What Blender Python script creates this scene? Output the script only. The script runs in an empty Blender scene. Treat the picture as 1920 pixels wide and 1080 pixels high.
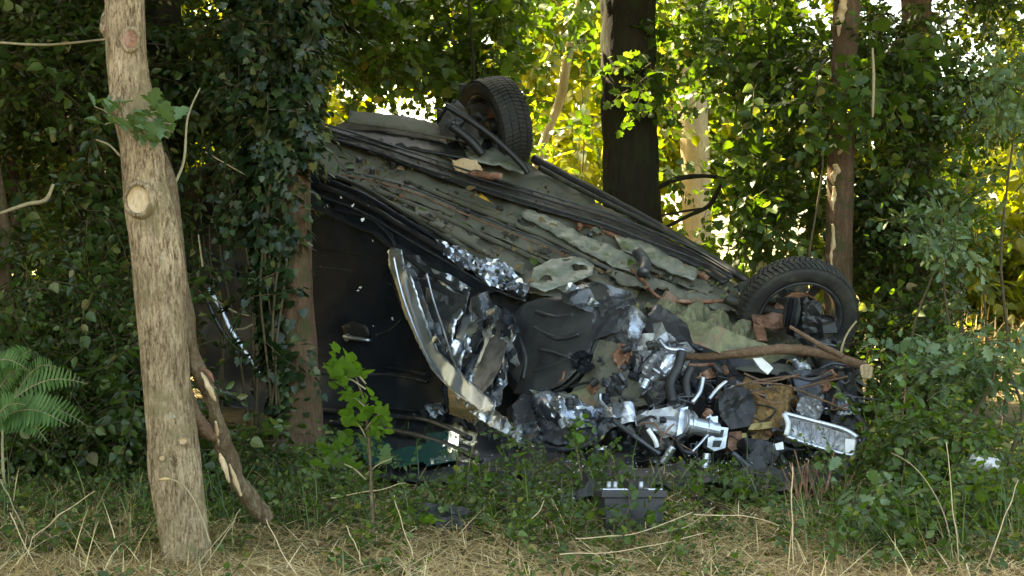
import bpy, math, random
import numpy as np
from mathutils import Vector, Matrix, noise, geometry

# ------------------------------------------------------------------ camera, sky, sun, exposure
SC = bpy.context.scene
COL = SC.collection
f = 2600.0; CAMH = 1.15; PITCH = math.atan(90 / f)
AR = np.array([1., 0, 0]); AF = np.array([0, math.cos(PITCH), -math.sin(PITCH)]); AU = np.array([0, math.sin(PITCH), math.cos(PITCH)])
CAM = np.array([0, 0, CAMH])
cam = bpy.data.cameras.new('camera'); cam.sensor_width = 36; cam.lens = 36 * f / 1920; cam.clip_end = 500; cam.clip_start = 0.05
co = bpy.data.objects.new('camera', cam); COL.objects.link(co)
co.location = CAM; co.rotation_euler = (math.radians(90) - PITCH, 0, 0); SC.camera = co
SUN_EL, SUN_AZ = math.radians(50), math.radians(-50)      # azimuth from +Y towards +X
wd = bpy.data.worlds.new('World'); SC.world = wd; wd.use_nodes = True
nt = wd.node_tree; sk = nt.nodes.new('ShaderNodeTexSky'); sk.sky_type = 'NISHITA'; sk.sun_disc = False
sk.sun_elevation = SUN_EL; sk.sun_rotation = SUN_AZ; sk.air_density = 1.0; sk.dust_density = 2.5
bg = nt.nodes['Background']; nt.links.new(sk.outputs[0], bg.inputs[0]); bg.inputs[1].default_value = 0.15
sl = bpy.data.lights.new('sun', 'SUN'); sl.energy = 5; sl.angle = math.radians(0.5); sl.color = (1, .93, .8)
so = bpy.data.objects.new('sun', sl); COL.objects.link(so)
sd = Vector((math.cos(SUN_EL) * math.sin(SUN_AZ), math.cos(SUN_EL) * math.cos(SUN_AZ), math.sin(SUN_EL)))
so.rotation_euler = sd.to_track_quat('Z', 'Y').to_euler()
SC.view_settings.view_transform = 'Standard'; SC.view_settings.look = 'None'
SC.view_settings.gamma = 1; SC.view_settings.use_curve_mapping = False
SC.view_settings.exposure = 3.12
SC.view_settings.use_white_balance = True; SC.view_settings.white_balance_temperature = 8900; SC.view_settings.white_balance_tint = 4
SC.render.engine = 'CYCLES'
SC.cycles.max_bounces = 6; SC.cycles.diffuse_bounces = 3; SC.cycles.transmission_bounces = 4; SC.cycles.glossy_bounces = 3
SC.cycles.transparent_max_bounces = 4; SC.cycles.use_denoising = True

def P(x, y, d): return CAM + d * (AF + AR * ((x - 960) / f) + AU * ((540 - y) / f))
def proj(p):
    q = p - CAM; d = q @ AF
    return 960 + f * (q @ AR) / d, 540 - f * (q @ AU) / d, d

rng = np.random.default_rng(7); random.seed(7)

# ------------------------------------------------------------------ materials
MATS = {}
def newmat(name):
    m = bpy.data.materials.new(name); m.use_nodes = True; n = m.node_tree.nodes; n.clear()
    out = n.new('ShaderNodeOutputMaterial'); b = n.new('ShaderNodeBsdfPrincipled')
    m.node_tree.links.new(b.outputs[0], out.inputs[0]); MATS[name] = m
    return m, m.node_tree, b, out
def ramp(nt, src, stops):
    r = nt.nodes.new('ShaderNodeValToRGB'); e = r.color_ramp.elements
    while len(e) < len(stops): e.new(0.5)
    for i, (p, c) in enumerate(stops): e[i].position = p; e[i].color = (*c, 1)
    nt.links.new(src, r.inputs[0]); return r.outputs[0]
def tex(nt, scale, detail=4, rough=.6, vec=(1, 1, 1), kind='N'):
    tc = nt.nodes.new('ShaderNodeTexCoord'); mp = nt.nodes.new('ShaderNodeMapping'); mp.inputs['Scale'].default_value = vec
    nt.links.new(tc.outputs['Object'], mp.inputs[0])
    if kind == 'N':
        t = nt.nodes.new('ShaderNodeTexNoise'); t.inputs['Detail'].default_value = detail; t.inputs['Roughness'].default_value = rough
    else:
        t = nt.nodes.new('ShaderNodeTexVoronoi')
    t.inputs['Scale'].default_value = scale; nt.links.new(mp.outputs[0], t.inputs['Vector'])
    return t.outputs[0]
def bump(nt, b, src, strength, dist=.01):
    bp = nt.nodes.new('ShaderNodeBump'); bp.inputs['Strength'].default_value = strength; bp.inputs['Distance'].default_value = dist
    nt.links.new(src, bp.inputs['Height']); nt.links.new(bp.outputs[0], b.inputs['Normal'])
def mixc(nt, fac, a, b):
    m = nt.nodes.new('ShaderNodeMix'); m.data_type = 'RGBA'
    nt.links.new(fac, m.inputs[0])
    for i, v in ((6, a), (7, b)):
        if isinstance(v, tuple): m.inputs[i].default_value = (*v, 1)
        else: nt.links.new(v, m.inputs[i])
    return m.outputs[2]

def leafmat(name, stops, trans=.35, rough=.45, tcol=None):
    m, nt, b, out = newmat(name)
    g = nt.nodes.new('ShaderNodeNewGeometry')
    c = ramp(nt, g.outputs['Random Per Island'], stops)
    nt.links.new(c, b.inputs['Base Color']); b.inputs['Roughness'].default_value = rough
    b.inputs['Specular IOR Level'].default_value = .4
    tr = nt.nodes.new('ShaderNodeBsdfTranslucent')
    hs = nt.nodes.new('ShaderNodeMix'); hs.data_type = 'RGBA'; hs.blend_type = 'MULTIPLY'; hs.inputs[0].default_value = 1
    nt.links.new(c, hs.inputs[6]); hs.inputs[7].default_value = (*(tcol or (2.5, 2.5, .7)), 1)
    nt.links.new(hs.outputs[2], tr.inputs[0])
    mx = nt.nodes.new('ShaderNodeMixShader'); mx.inputs[0].default_value = trans
    nt.links.new(b.outputs[0], mx.inputs[1]); nt.links.new(tr.outputs[0], mx.inputs[2]); nt.links.new(mx.outputs[0], out.inputs[0])
    return m
leafmat('leaf_dark', [(0, (.016, .032, .006)), (.5, (.034, .06, .012)), (.8, (.06, .10, .022)), (.95, (.12, .155, .05)), (1, (.18, .14, .05))], .35, .38)  # light green stop stands in for leaves catching highlights from the sky
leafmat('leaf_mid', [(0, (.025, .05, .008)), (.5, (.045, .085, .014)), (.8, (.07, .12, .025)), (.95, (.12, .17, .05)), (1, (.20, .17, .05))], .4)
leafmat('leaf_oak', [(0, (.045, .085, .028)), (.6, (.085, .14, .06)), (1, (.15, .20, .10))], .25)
leafmat('leaf_sun', [(0, (.08, .10, .012)), (.6, (.14, .16, .02)), (1, (.26, .23, .05))], .5)  # sunlight on the far leaves is worked into this brighter yellow green
leafmat('leaf_fresh', [(0, (.05, .11, .015)), (1, (.10, .19, .03))], .4)
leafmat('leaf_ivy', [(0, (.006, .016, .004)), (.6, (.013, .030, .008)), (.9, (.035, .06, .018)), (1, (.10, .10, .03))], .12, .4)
leafmat('leaf_fern', [(0, (.045, .10, .025)), (1, (.09, .18, .05))], .3)
leafmat('straw', [(0, (.18, .11, .04)), (.4, (.42, .28, .115)), (.8, (.62, .45, .21)), (1, (.80, .66, .38))], .15, .6, (1.2, 1.1, .8))
leafmat('grass_green', [(0, (.04, .08, .018)), (.6, (.08, .13, .035)), (1, (.20, .21, .07))], .3)
leafmat('litter', [(0, (.05, .028, .012)), (.5, (.12, .07, .03)), (.8, (.2, .15, .05)), (1, (.09, .12, .03))], .1, .6)
leafmat('yellow_leaf', [(0, (.55, .30, .03)), (1, (.6, .33, .03))], .2)

def bark(name, stops, vs=(1, 1, .14), sc=38, bs=.9, moss=None, rough=.85, pale=None):
    m, nt, b, out = newmat(name); b.inputs['Roughness'].default_value = rough; b.inputs['Specular IOR Level'].default_value = .2
    t = tex(nt, sc, 8, .78, vs); tf = tex(nt, sc * 2.6, 5, .8, (vs[0], vs[1], vs[2] * 1.6))
    mm = nt.nodes.new('ShaderNodeMath'); mm.operation = 'MULTIPLY_ADD'; nt.links.new(tf, mm.inputs[0]); mm.inputs[1].default_value = .8; 
    ms = nt.nodes.new('ShaderNodeMath'); ms.operation = 'SUBTRACT'; nt.links.new(t, ms.inputs[0]); ms.inputs[1].default_value = .4; nt.links.new(ms.outputs[0], mm.inputs[2]); t = mm.outputs[0]
    c = ramp(nt, t, stops)
    t2 = tex(nt, 5, 4, .6, (1, 1, .6))
    c = mixc(nt, ramp(nt, t2, [(.35, (0, 0, 0)), (.65, (.5, .5, .5))]), c, (stops[0][1][0] * 1.3, stops[0][1][1] * 1.3, stops[0][1][2] * 1.2))
    if moss:
        t3 = tex(nt, 7, 5, .7); c = mixc(nt, ramp(nt, t3, [(.5, (0, 0, 0)), (.62, (.8, .8, .8))]), c, moss)
    if pale:
        t4 = tex(nt, 26, 3, .6, (1, 1, .8)); c = mixc(nt, ramp(nt, t4, [(.66, (0, 0, 0)), (.72, (.7, .7, .7))]), c, pale)
    nt.links.new(c, b.inputs['Base Color']); bump(nt, b, t, bs, .012)
    return m
bark('bark_pale', [(.35, (.08, .05, .026)), (.45, (.29, .20, .115)), (.6, (.60, .45, .28))], (1, 1, .2), 50, 1, (.22, .17, .085), pale=(.42, .37, .27))
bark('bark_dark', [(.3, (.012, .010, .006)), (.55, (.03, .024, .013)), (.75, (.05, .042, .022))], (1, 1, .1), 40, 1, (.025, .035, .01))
bark('bark_red', [(.3, (.06, .035, .02)), (.55, (.15, .09, .055)), (.75, (.24, .16, .10))], (1, 1, .12), 45, 1, (.05, .06, .02))
bark('bark_branch', [(.3, (.08, .05, .03)), (.55, (.20, .12, .075)), (.75, (.33, .22, .14))], (1, 1, 1), 30, .8)
bark('bark_limb', [(.3, (.07, .045, .025)), (.5, (.17, .12, .07)), (.68, (.34, .27, .17))], (1, 1, .3), 45, 1, (.12, .07, .04))
bark('bark_sunlit', [(.3, (.3, .22, .12)), (.55, (.45, .36, .22)), (.75, (.6, .5, .33))], (1, 1, .2), 20, .8)  # cream tone has the sun on the far trunks worked in
bark('twig', [(.3, (.05, .04, .02)), (.7, (.12, .09, .05))], (1, 1, 1), 20, .3)
bark('twig_pale', [(.3, (.2, .16, .09)), (.7, (.4, .33, .2))], (1, 1, 1), 20, .3)
bark('raw_wood', [(.3, (.40, .27, .15)), (.55, (.56, .42, .26)), (.75, (.66, .53, .36))], (1, 1, .2), 60, .4, rough=.7)

def plain(name, col, rough=.5, metal=0, var=.3, sc=12, bs=0., coat=0, col2=None, thr=(.45, .6), spec=.5):
    m, nt, b, out = newmat(name)
    b.inputs['Metallic'].default_value = metal; b.inputs['Roughness'].default_value = rough
    b.inputs['Coat Weight'].default_value = coat; b.inputs['Coat Roughness'].default_value = .08
    b.inputs['Specular IOR Level'].default_value = spec
    t = tex(nt, sc, 6, .65); lo = tuple(c * (1 - var) for c in col); hi = tuple(min(1, c * (1 + var)) for c in col)
    c = ramp(nt, t, [(.35, lo), (.65, hi)])
    if col2:
        t2 = tex(nt, sc * .45, 7, .72); fz = ramp(nt, t2, [(thr[0], (0, 0, 0)), (thr[1], (1, 1, 1))])
        c = mixc(nt, fz, c, col2)
        if metal > .3:
            iv = nt.nodes.new('ShaderNodeMath'); iv.operation = 'MULTIPLY_ADD'; nt.links.new(fz, iv.inputs[0])
            iv.inputs[1].default_value = -metal; iv.inputs[2].default_value = metal; nt.links.new(iv.outputs[0], b.inputs['Metallic'])
        rr = nt.nodes.new('ShaderNodeMath'); rr.operation = 'MULTIPLY_ADD'; nt.links.new(fz, rr.inputs[0])
        rr.inputs[1].default_value = .85 - rough; rr.inputs[2].default_value = rough; nt.links.new(rr.outputs[0], b.inputs['Roughness'])
    nt.links.new(c, b.inputs['Base Color'])
    if bs: bump(nt, b, tex(nt, sc * 3, 5, .7), bs, .006)
    return m
plain('paint_black', (.015, .018, .023), .28, 0, .3, 5, .05, 0, (.021, .025, .03), (.54, .75), .16)
plain('silver', (.50, .54, .60), .34, 1, .25, 9, .1, 0, (.06, .06, .055), (.56, .72))
plain('silver_clean', (.58, .62, .67), .42, 1, .1, 15, .1, 0, (.2, .19, .16), (.6, .75))
plain('alloy', (.40, .41, .42), .5, .85, .2, 40, .3, 0, (.06, .055, .045), (.55, .7))
plain('wing_metal', (.36, .39, .43), .33, .95, .4, 7, .15, 0, (.022, .022, .022), (.44, .54))
plain('panel_grey', (.075, .08, .088), .36, .6, .3, 14, .15, 0, (.02, .02, .018), (.5, .65))
plain('plastic_black', (.014, .014, .014), .5, 0, .4, 14, .2, 0, (.03, .03, .02), (.6, .75))
plain('plastic_grey', (.024, .025, .027), .6, 0, .2, 14, .1, 0, (.03, .03, .025), (.55, .7))
plain('liner', (.035, .035, .036), .42, 0, .3, 9, .25, 0, (.07, .07, .055), (.55, .8))
plain('rubber', (.016, .016, .015), .75, 0, .3, 20, .3, 0, (.06, .058, .038), (.5, .72))
plain('underseal', (.080, .078, .056), .55, 0, .2, 5, .3, 0, (.13, .127, .092), (.42, .68))
plain('underseal_dark', (.018, .019, .013), .6, 0, .4, 9, .5, 0, (.06, .065, .035), (.52, .66))
plain('heat_shield', (.22, .23, .19), .5, .5, .25, 14, .4, 0, (.09, .10, .05), (.5, .62))
plain('rust', (.16, .07, .035), .75, 0, .5, 25, .5, 0, (.30, .17, .12), (.5, .6))
plain('moss_rust', (.13, .13, .07), .8, 0, .4, 20, .6, 0, (.20, .12, .08), (.52, .62))
plain('brown_core', (.22, .13, .045), .6, 0, .5, 30, .5, 0, (.06, .035, .015), (.5, .62))
plain('gold', (.26, .19, .07), .5, .6, .3, 20, .2)
plain('white_paint', (.75, .75, .73), .4, 0, .1, 20, .1, 0, (.3, .28, .25), (.62, .75))
plain('can_metal', (.46, .46, .46), .5, .5, .2, 60, .3, 0, (.16, .15, .12), (.5, .6))
m_, nt_, b_, _ = newmat('glass_teal'); b_.inputs['Base Color'].default_value = (.014, .075, .06, 1); b_.inputs['Roughness'].default_value = .08
b_.inputs['Transmission Weight'].default_value = .0; b_.inputs['Alpha'].default_value = 1
plain('ground', (.13, .09, .045), .95, 0, .5, 9, .8, 0, (.055, .06, .02), (.48, .6), .1)
plain('field', (.16, .15, .06), .95, 0, .3, 1.5, .3, 0, (.26, .22, .11), (.45, .6), .1)

# ------------------------------------------------------------------ object helpers
def setp(o, label=None, cat=None, group=None, kind=None):
    if label: o['label'] = label
    if cat: o['category'] = cat
    if group: o['group'] = group
    if kind: o['kind'] = kind
    return o
def root(name, loc, label, cat, group=None):
    o = bpy.data.objects.new(name, None); COL.objects.link(o); o.location = Vector(loc); o.empty_display_size = .1
    return setp(o, label, cat, group)
def link(name, me, mats, parent=None, kind=None, smooth=False):
    for m in mats: me.materials.append(MATS[m])
    o = bpy.data.objects.new(name, me); COL.objects.link(o)
    if parent:
        o.parent = parent
        q = parent; off = Vector((0, 0, 0))
        while q: off += q.location; q = q.parent
        o.location = -off
    else:
        n = len(me.vertices); a = np.empty(n * 3, np.float32); me.vertices.foreach_get('co', a); a = a.reshape(-1, 3)
        c = (a.min(0) + a.max(0)) / 2; c[2] = a[:, 2].min(); a -= c; me.vertices.foreach_set('co', a.ravel()); o.location = c.tolist(); me.update()
    if smooth: me.polygons.foreach_set('use_smooth', [True] * len(me.polygons))
    if kind: o['kind'] = kind
    return o
def pymesh(name, v, fs, mi=None):
    me = bpy.data.meshes.new(name); me.from_pydata([tuple(map(float, p)) for p in v], [], [tuple(map(int, q)) for q in fs])
    if mi: me.polygons.foreach_set('material_index', mi)
    me.update(); return me
def npmesh(name, V, L, T, M=None):
    me = bpy.data.meshes.new(name)
    me.vertices.add(len(V)); me.vertices.foreach_set('co', np.asarray(V, np.float32).ravel())
    me.loops.add(len(L)); me.loops.foreach_set('vertex_index', np.asarray(L, np.int32))
    me.polygons.add(len(T)); st = np.concatenate([[0], np.cumsum(T)[:-1]]).astype(np.int32)
    me.polygons.foreach_set('loop_start', st); me.polygons.foreach_set('loop_total', np.asarray(T, np.int32))
    if M is not None: me.polygons.foreach_set('material_index', np.asarray(M, np.int32))
    me.update(calc_edges=True); return me

# ------------------------------------------------------------------ leaf templates  (verts, faces, material index)
def leaf_T(outline, fold=.25, curl=.12):
    """outline: right half (x>=0) from base to tip along y; folded along the midrib."""
    ys = np.array([p[1] for p in outline]); mid = [0.0, .5, 1.0]
    V = [(0, 0, 0)]; n = len(outline)
    R_ = [(x, y, x * fold - curl * y * y) for x, y in outline]; Lh = [(-x, y, x * fold - curl * y * y) for x, y in outline]
    tip = (0, 1, -curl); V += R_ + Lh + [tip]
    t = len(V) - 1
    return np.array(V, float), [[0] + list(range(1, n + 1)) + [t], [0, t] + list(range(2 * n, n, -1))]
OVAL = leaf_T([(.15, .1), (.29, .36), (.2, .72)], .25, .2)
BROAD = leaf_T([(.26, .04), (.42, .3), (.3, .62), (.1, .87)], .22, .2)
OAKL = leaf_T([(.08, .12), (.2, .2), (.13, .33), (.33, .46), (.2, .55), (.34, .74), (.17, .8), (.16, .95)], .15, .2)
MAPLE = leaf_T([(.2, -.05), (.5, .1), (.36, .28), (.62, .5), (.3, .55), (.25, .8)], .15, .15)
IVYL = leaf_T([(.22, -.1), (.5, .1), (.32, .35), (.42, .55), (.15, .7)], .12, .1)
def rot(ax, a):
    return np.array(Matrix.Rotation(a, 3, ax))
def rotz(n): a = rng.uniform(0, 2 * np.pi, n); c, s = np.cos(a), np.sin(a); z = np.zeros(n); o = np.ones(n); return np.stack([np.stack([c, -s, z], -1), np.stack([s, c, z], -1), np.stack([z, z, o], -1)], 1)
def rotx(a): c, s = np.cos(a), np.sin(a); z = np.zeros_like(a); o = np.ones_like(a); return np.stack([np.stack([o, z, z], -1), np.stack([z, c, -s], -1), np.stack([z, s, c], -1)], 1)
def roty(a): c, s = np.cos(a), np.sin(a); z = np.zeros_like(a); o = np.ones_like(a); return np.stack([np.stack([c, z, s], -1), np.stack([z, o, z], -1), np.stack([-s, z, c], -1)], 1)

def spray_T(leaf, n=12, length=.42, size=.07, seed=0, up=.5):
    r = random.Random(seed); V = []; F = []; M = []
    pts = []; x = 0; z = 0; y = 0
    for i in range(5):
        t = i / 4; pts.append((length * t, .04 * math.sin(t * 3 + seed), -.10 * t * t * length * 2))
    rr = [.0035, .003, .0025, .002, .001]
    for (a, b, c), q in zip(pts, rr):
        for k in range(3):
            V.append((a, b + q * math.cos(k * 2.1), c + q * math.sin(k * 2.1)))
    for i in range(4):
        for k in range(3):
            F.append([i * 3 + k, i * 3 + (k + 1) % 3, i * 3 + 3 + (k + 1) % 3, i * 3 + 3 + k]); M.append(1)
    lv, lf = leaf
    for i in range(n):
        t = .12 + .88 * i / (n - 1); s = size * r.uniform(.7, 1.25) * (1 - .25 * t)
        p = np.array([length * t, .04 * math.sin(t * 3 + seed), -.2 * t * t * length])
        side = 1 if i % 2 else -1
        A = rot('Z', side * r.uniform(.5, 1.3) - math.pi / 2) if i < n - 1 else rot('Z', -math.pi / 2)
        A = A @ rot('X', r.uniform(-.9, .35)) @ rot('Y', r.uniform(-.7, .7))
        off = A @ np.array([0, .25 * s, 0])
        b = len(V); V += [tuple(A @ (v * s) + p + off) for v in lv]
        for q in lf: F.append([b + j for j in q]); M.append(0)
    return np.array(V, float), F, M
def T_arrays(T):
    V, F = T[0], T[1]; M = T[2] if len(T) > 2 else [0] * len(F)
    return np.asarray(V, float), np.array([j for q in F for j in q]), np.array([len(q) for q in F]), np.array(M)
def bake(name, Ts, pos, R, s, mats, parent=None, kind='stuff', which=None):
    n = len(pos); which = rng.integers(0, len(Ts), n) if which is None else which
    Vs, Ls, Tt, Ms = [], [], [], []; base = 0
    for k, T in enumerate(Ts):
        V, L, Tn, M = T_arrays(T); idx = np.where(which == k)[0]
        if not len(idx): continue
        ss = s[idx]; ss = ss[:, None, None] if ss.ndim == 1 else ss[:, None, :]
        W_ = np.einsum('nij,nvj->nvi', R[idx], V[None] * ss) + pos[idx][:, None, :]
        Vs.append(W_.reshape(-1, 3)); Ls.append((L[None] + (base + np.arange(len(idx)) * len(V))[:, None]).ravel())
        Tt.append(np.tile(Tn, len(idx))); Ms.append(np.tile(M, len(idx))); base += len(idx) * len(V)
    me = npmesh(name, np.concatenate(Vs), np.concatenate(Ls), np.concatenate(Tt), np.concatenate(Ms))
    return link(name, me, mats, parent, kind)

SP_OVAL = [spray_T(OVAL, 13, .42, .062, i) for i in range(5)]
SP_BROAD = [spray_T(BROAD, 11, .40, .075, i + 9) for i in range(5)]
SP_MAPLE = [spray_T(MAPLE, 9, .36, .09, i + 20) for i in range(5)]
SP_OAK = [spray_T(OAKL, 9, .30, .10, i + 30) for i in range(5)]
SP_MIX = SP_OVAL[:3] + SP_BROAD[:2] + [spray_T(OVAL, 18, .34, .04, 71), spray_T(BROAD, 7, .3, .05, 72)]
SP_MIX2 = SP_MAPLE[:3] + SP_BROAD[:2] + SP_OAK[:1] + [spray_T(MAPLE, 12, .4, .06, 73)]
SP_BIG = [spray_T(BROAD, 10, .8, .2, i + 40) for i in range(4)]

# bright openings between the shrubs: (px, py, rx, ry, how much is left out)
GAPS = [(415, 380, 60, 120, .85), (440, 670, 60, 110, .9), (85, 290, 28, 42, 1), (80, 412, 30, 24, 1), (1055, 215, 75, 210, .93), (1290, 210, 34, 120, .9), (1300, 415, 62, 62, .97), (1310, 290, 60, 60, .8),
        (700, 190, 120, 42, .85), (620, 150, 40, 40, .8), (330, 18, 50, 18, .8), (450, 20, 30, 16, .6), (1890, 430, 60, 150, .9), (1880, 540, 60, 70, .9),
        (1805, 290, 50, 55, .75), (1790, 120, 26, 20, .5), (1450, 540, 45, 30, 1), (1500, 500, 60, 40, .6), (375, 600, 14, 70, .9), (1380, 80, 30, 30, .6), (1470, 230, 30, 60, .6),
        (310, 95, 50, 25, .7), (1060, 60, 70, 90, .95), (820, 25, 60, 22, .6), (1490, 460, 60, 30, .7), (1740, 30, 26, 15, .4), (160, 480, 24, 26, .8), (250, 500, 20, 40, .9), (1640, 250, 20, 40, .8), (1500, 330, 24, 30, .8), (1420, 200, 22, 26, .8), (1840, 60, 40, 24, .8), (1560, 100, 18, 60, .6), (1750, 560, 26, 30, .7), (60, 600, 24, 24, .8), (760, 60, 30, 26, .8), (920, 100, 34, 22, .8)]
def clumps(blobs, persub=9):
    """blobs: (px, py, depth, rx px, ry px, rdepth m, sprays). Returns clumpy world points inside."""
    out = []
    for (x, y, d, rx, ry, rd, n) in blobs:
        k = max(1, n // persub)
        u = rng.normal(size=(k, 3)); u /= np.linalg.norm(u, axis=1)[:, None]; u *= rng.uniform(0, 1, (k, 1)) ** (1 / 2.6)
        c = np.repeat(u, persub, 0)[:n]; c = c + rng.normal(size=c.shape) * np.array([50 / rx, 34 / ry, .16 / rd]) * .7
        dd = np.maximum(d + c[:, 2] * rd, 3.5)
        for a, b, q in zip(x + c[:, 0] * rx, y + c[:, 1] * ry, dd): out.append(P(a, b, q))
    return np.array(out)
def degap(p, gaps=GAPS):
    q = p - CAM; d = q @ AF; X = 960 + f * (q @ AR) / d; Y = 540 - f * (q @ AU) / d
    keep = np.ones(len(p), bool)
    for (x, y, rx, ry, pr) in gaps:
        ins = ((X - x) / (rx + 34)) ** 2 + ((Y - y) / (ry + 30)) ** 2 < 1
        keep &= ~(ins & (rng.uniform(size=len(p)) < pr))
    return p[keep]
def orient(n, droop=.5, spread=.5):
    return rotz(n) @ roty(rng.normal(droop * .5, spread, n)) @ rotx(rng.normal(0, spread, n))
def foliage(name, parent, pts, Ts, mats, s=(.75, 1.25), droop=.5, spread=.55, zmin=.02):
    pts = pts[pts[:, 2] > zmin]; n = len(pts)
    return bake(name, Ts, pts, orient(n, droop, spread), rng.uniform(*s, n), mats, parent)
def wpts(blobs):
    out = []
    for (x, y, z, rx, ry, rz, n) in blobs:
        u = rng.normal(size=(n, 3)); u /= np.linalg.norm(u, axis=1)[:, None]; u *= rng.uniform(0, 1, (n, 1)) ** (1 / 2.7)
        out.append(np.array([x, y, z]) + u * np.array([rx, ry, rz]))
    return np.concatenate(out)

# ------------------------------------------------------------------ tubes, sheets
def spline(pts, n):
    p = np.array(pts, float); m = len(p); t = np.linspace(0, m - 1, n); out = []
    for a in t:
        i = min(int(a), m - 2); u = a - i; p0 = p[max(i - 1, 0)]; p1 = p[i]; p2 = p[i + 1]; p3 = p[min(i + 2, m - 1)]
        out.append(.5 * ((2 * p1) + (-p0 + p2) * u + (2 * p0 - 5 * p1 + 4 * p2 - p3) * u * u + (-p0 + 3 * p1 - 3 * p2 + p3) * u ** 3))
    return np.array(out)
def tube_vf(pr, sides=8, rough=0, rfreq=9, base=0, ridges=0, seed=0, cap=True):
    """pr: rows (x, y, z, r)"""
    V = []; F = []; n = len(pr); prev = None
    for i in range(n):
        c = pr[i, :3]; t = pr[min(i + 1, n - 1), :3] - pr[max(i - 1, 0), :3]; t = t / (np.linalg.norm(t) + 1e-9)
        if prev is None:
            a = np.cross(t, [0.3, 1, .1]); a /= np.linalg.norm(a)
        else:
            a = prev - t * (prev @ t); a /= np.linalg.norm(a)
        prev = a; b = np.cross(t, a)
        for k in range(sides):
            an = 2 * math.pi * k / sides; dv = a * math.cos(an) + b * math.sin(an); r = pr[i, 3]
            if rough:
                q = Vector(c + dv * r) * rfreq
                r *= 1 + rough * noise.noise(q) + rough * .5 * noise.noise(Vector((q.x * 3, q.y * 3, q.z * .9 + seed)))
            if ridges:
                q = c + dv * r
                r *= 1 + ridges * (abs(noise.noise(Vector((q[0] * 26, q[1] * 26, q[2] * 4 + seed)))) * 2 - .6)
            V.append(c + dv * r)
    for i in range(n - 1):
        for k in range(sides):
            F.append([base + i * sides + k, base + i * sides + (k + 1) % sides, base + (i + 1) * sides + (k + 1) % sides, base + (i + 1) * sides + k])
    if cap:
        F.append([base + k for k in range(sides)][::-1]); F.append([base + (n - 1) * sides + k for k in range(sides)])
    return V, F
def tube(name, pr, mat, parent=None, sides=8, seg=None, smooth=True, **k):
    pr = np.array(pr, float)
    if seg: pr = spline(pr, seg)
    V, F = tube_vf(pr, sides, **k)
    return link(name, pymesh(name, V, F), [mat], parent, smooth=smooth)
def ptube(name, pp, mat, parent=None, sides=8, seg=None, **k):
    """pp: rows (px, py, depth, radius px)"""
    return tube(name, [(*P(x, y, d), r / f * d) for x, y, d, r in pp], mat, parent, sides, seg or max(4, len(pp) * 4), **k)

# ------------------------------------------------------------------ ground
def gh(x, y):
    return .05 * noise.noise(Vector((x * .35, y * .35, 1))) + .025 * noise.noise(Vector((x * 1.3, y * 1.3, 5))) - .02
def gha(p): return np.array([gh(a, b) for a, b in p])
xs = np.concatenate([np.linspace(-140, -14, 12), np.linspace(-12, 12, 150), np.linspace(14, 140, 12)])
ys = np.concatenate([np.linspace(-60, -2, 10), np.linspace(-1, 22, 150), np.linspace(24, 220, 14)])
V = [(x, y, gh(x, y) + (.012 * noise.noise(Vector((x * 6, y * 6, 0))) if abs(x) < 12 and y < 14 else 0)) for y in ys for x in xs]
nx = len(xs); F = [[j * nx + i, j * nx + i + 1, (j + 1) * nx + i + 1, (j + 1) * nx + i] for j in range(len(ys) - 1) for i in range(nx - 1)]
MI = [1 if ys[F[q][0] // nx] > 13 else 0 for q in range(len(F))]
g = link('ground', pymesh('ground', V, F, MI), ['ground', 'field'], smooth=True); g['kind'] = 'structure'

# far sunlit meadow edge and wood
def far_wood():
    b = []
    n = 0; pts = []
    for i in range(80):
        x = rng.uniform(-12, 12); y = rng.uniform(16.5, 26); z = rng.uniform(.2, 1) ** .8 * 8; r = rng.uniform(.9, 1.9)
        pts.append(wpts([(x, y, z, r, r, r * .8, 120)]))
    for i in range(60): pts.append(wpts([(rng.uniform(-9, 13), rng.uniform(15, 17.5), rng.uniform(.2, 3.2), 1.1, .8, .8, 80)]))
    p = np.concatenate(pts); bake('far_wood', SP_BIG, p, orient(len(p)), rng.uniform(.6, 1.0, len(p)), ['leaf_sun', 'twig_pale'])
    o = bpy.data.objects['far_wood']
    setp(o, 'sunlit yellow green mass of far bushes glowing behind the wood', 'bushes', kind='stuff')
far_wood()
pts = np.concatenate([wpts([(rng.uniform(-15, -9), rng.uniform(-2, 17), rng.uniform(.3, 7), 1.6, 1.6, 1.3, 130)]) for i in range(50)] + [wpts([(rng.uniform(9, 14), rng.uniform(2, 15), rng.uniform(.3, 6), 1.6, 1.6, 1.3, 110)]) for i in range(26)])  # unseen wood; its left part added to block glow from the horizon
setp(bake('added_side_wood', SP_BIG, pts, orient(len(pts)), rng.uniform(.6, 1.0, len(pts)), ['leaf_mid', 'twig']), 'unseen mass of leafy wood added at both sides of the clearing', 'bushes', kind='stuff')
# meadow grass behind
bl = np.array([(-.012, 0, 0), (.012, 0, 0), (.010, .02, .5), (-.010, .02, .5), (0, .12, 1)]) 
BLADE = (bl, [[0, 1, 2, 3], [3, 2, 4]])
def blade_T(w=.012, bend=.3, seg=4):
    V = []; F = []
    for i in range(seg + 1):
        t = i / seg; ww = w * (1 - t ** 2) + .0005; V += [(-ww, bend * t * t, t * (1 - .3 * bend * t)), (ww, bend * t * t, t * (1 - .3 * bend * t))]
    for i in range(seg): F.append([2 * i, 2 * i + 1, 2 * i + 3, 2 * i + 2])
    return np.array(V), F
BL = [blade_T(.02, b) for b in (.1, .3, .6, .9)]
n = 9000; xy = np.stack([rng.uniform(-9, 9, n), rng.uniform(13, 24, n)], 1)
p = np.concatenate([xy, np.full((n, 1), -.03)], 1)
o = bake('meadow_grass', BL, p, rotz(n), rng.uniform(.25, .6, n), ['straw'])
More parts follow.
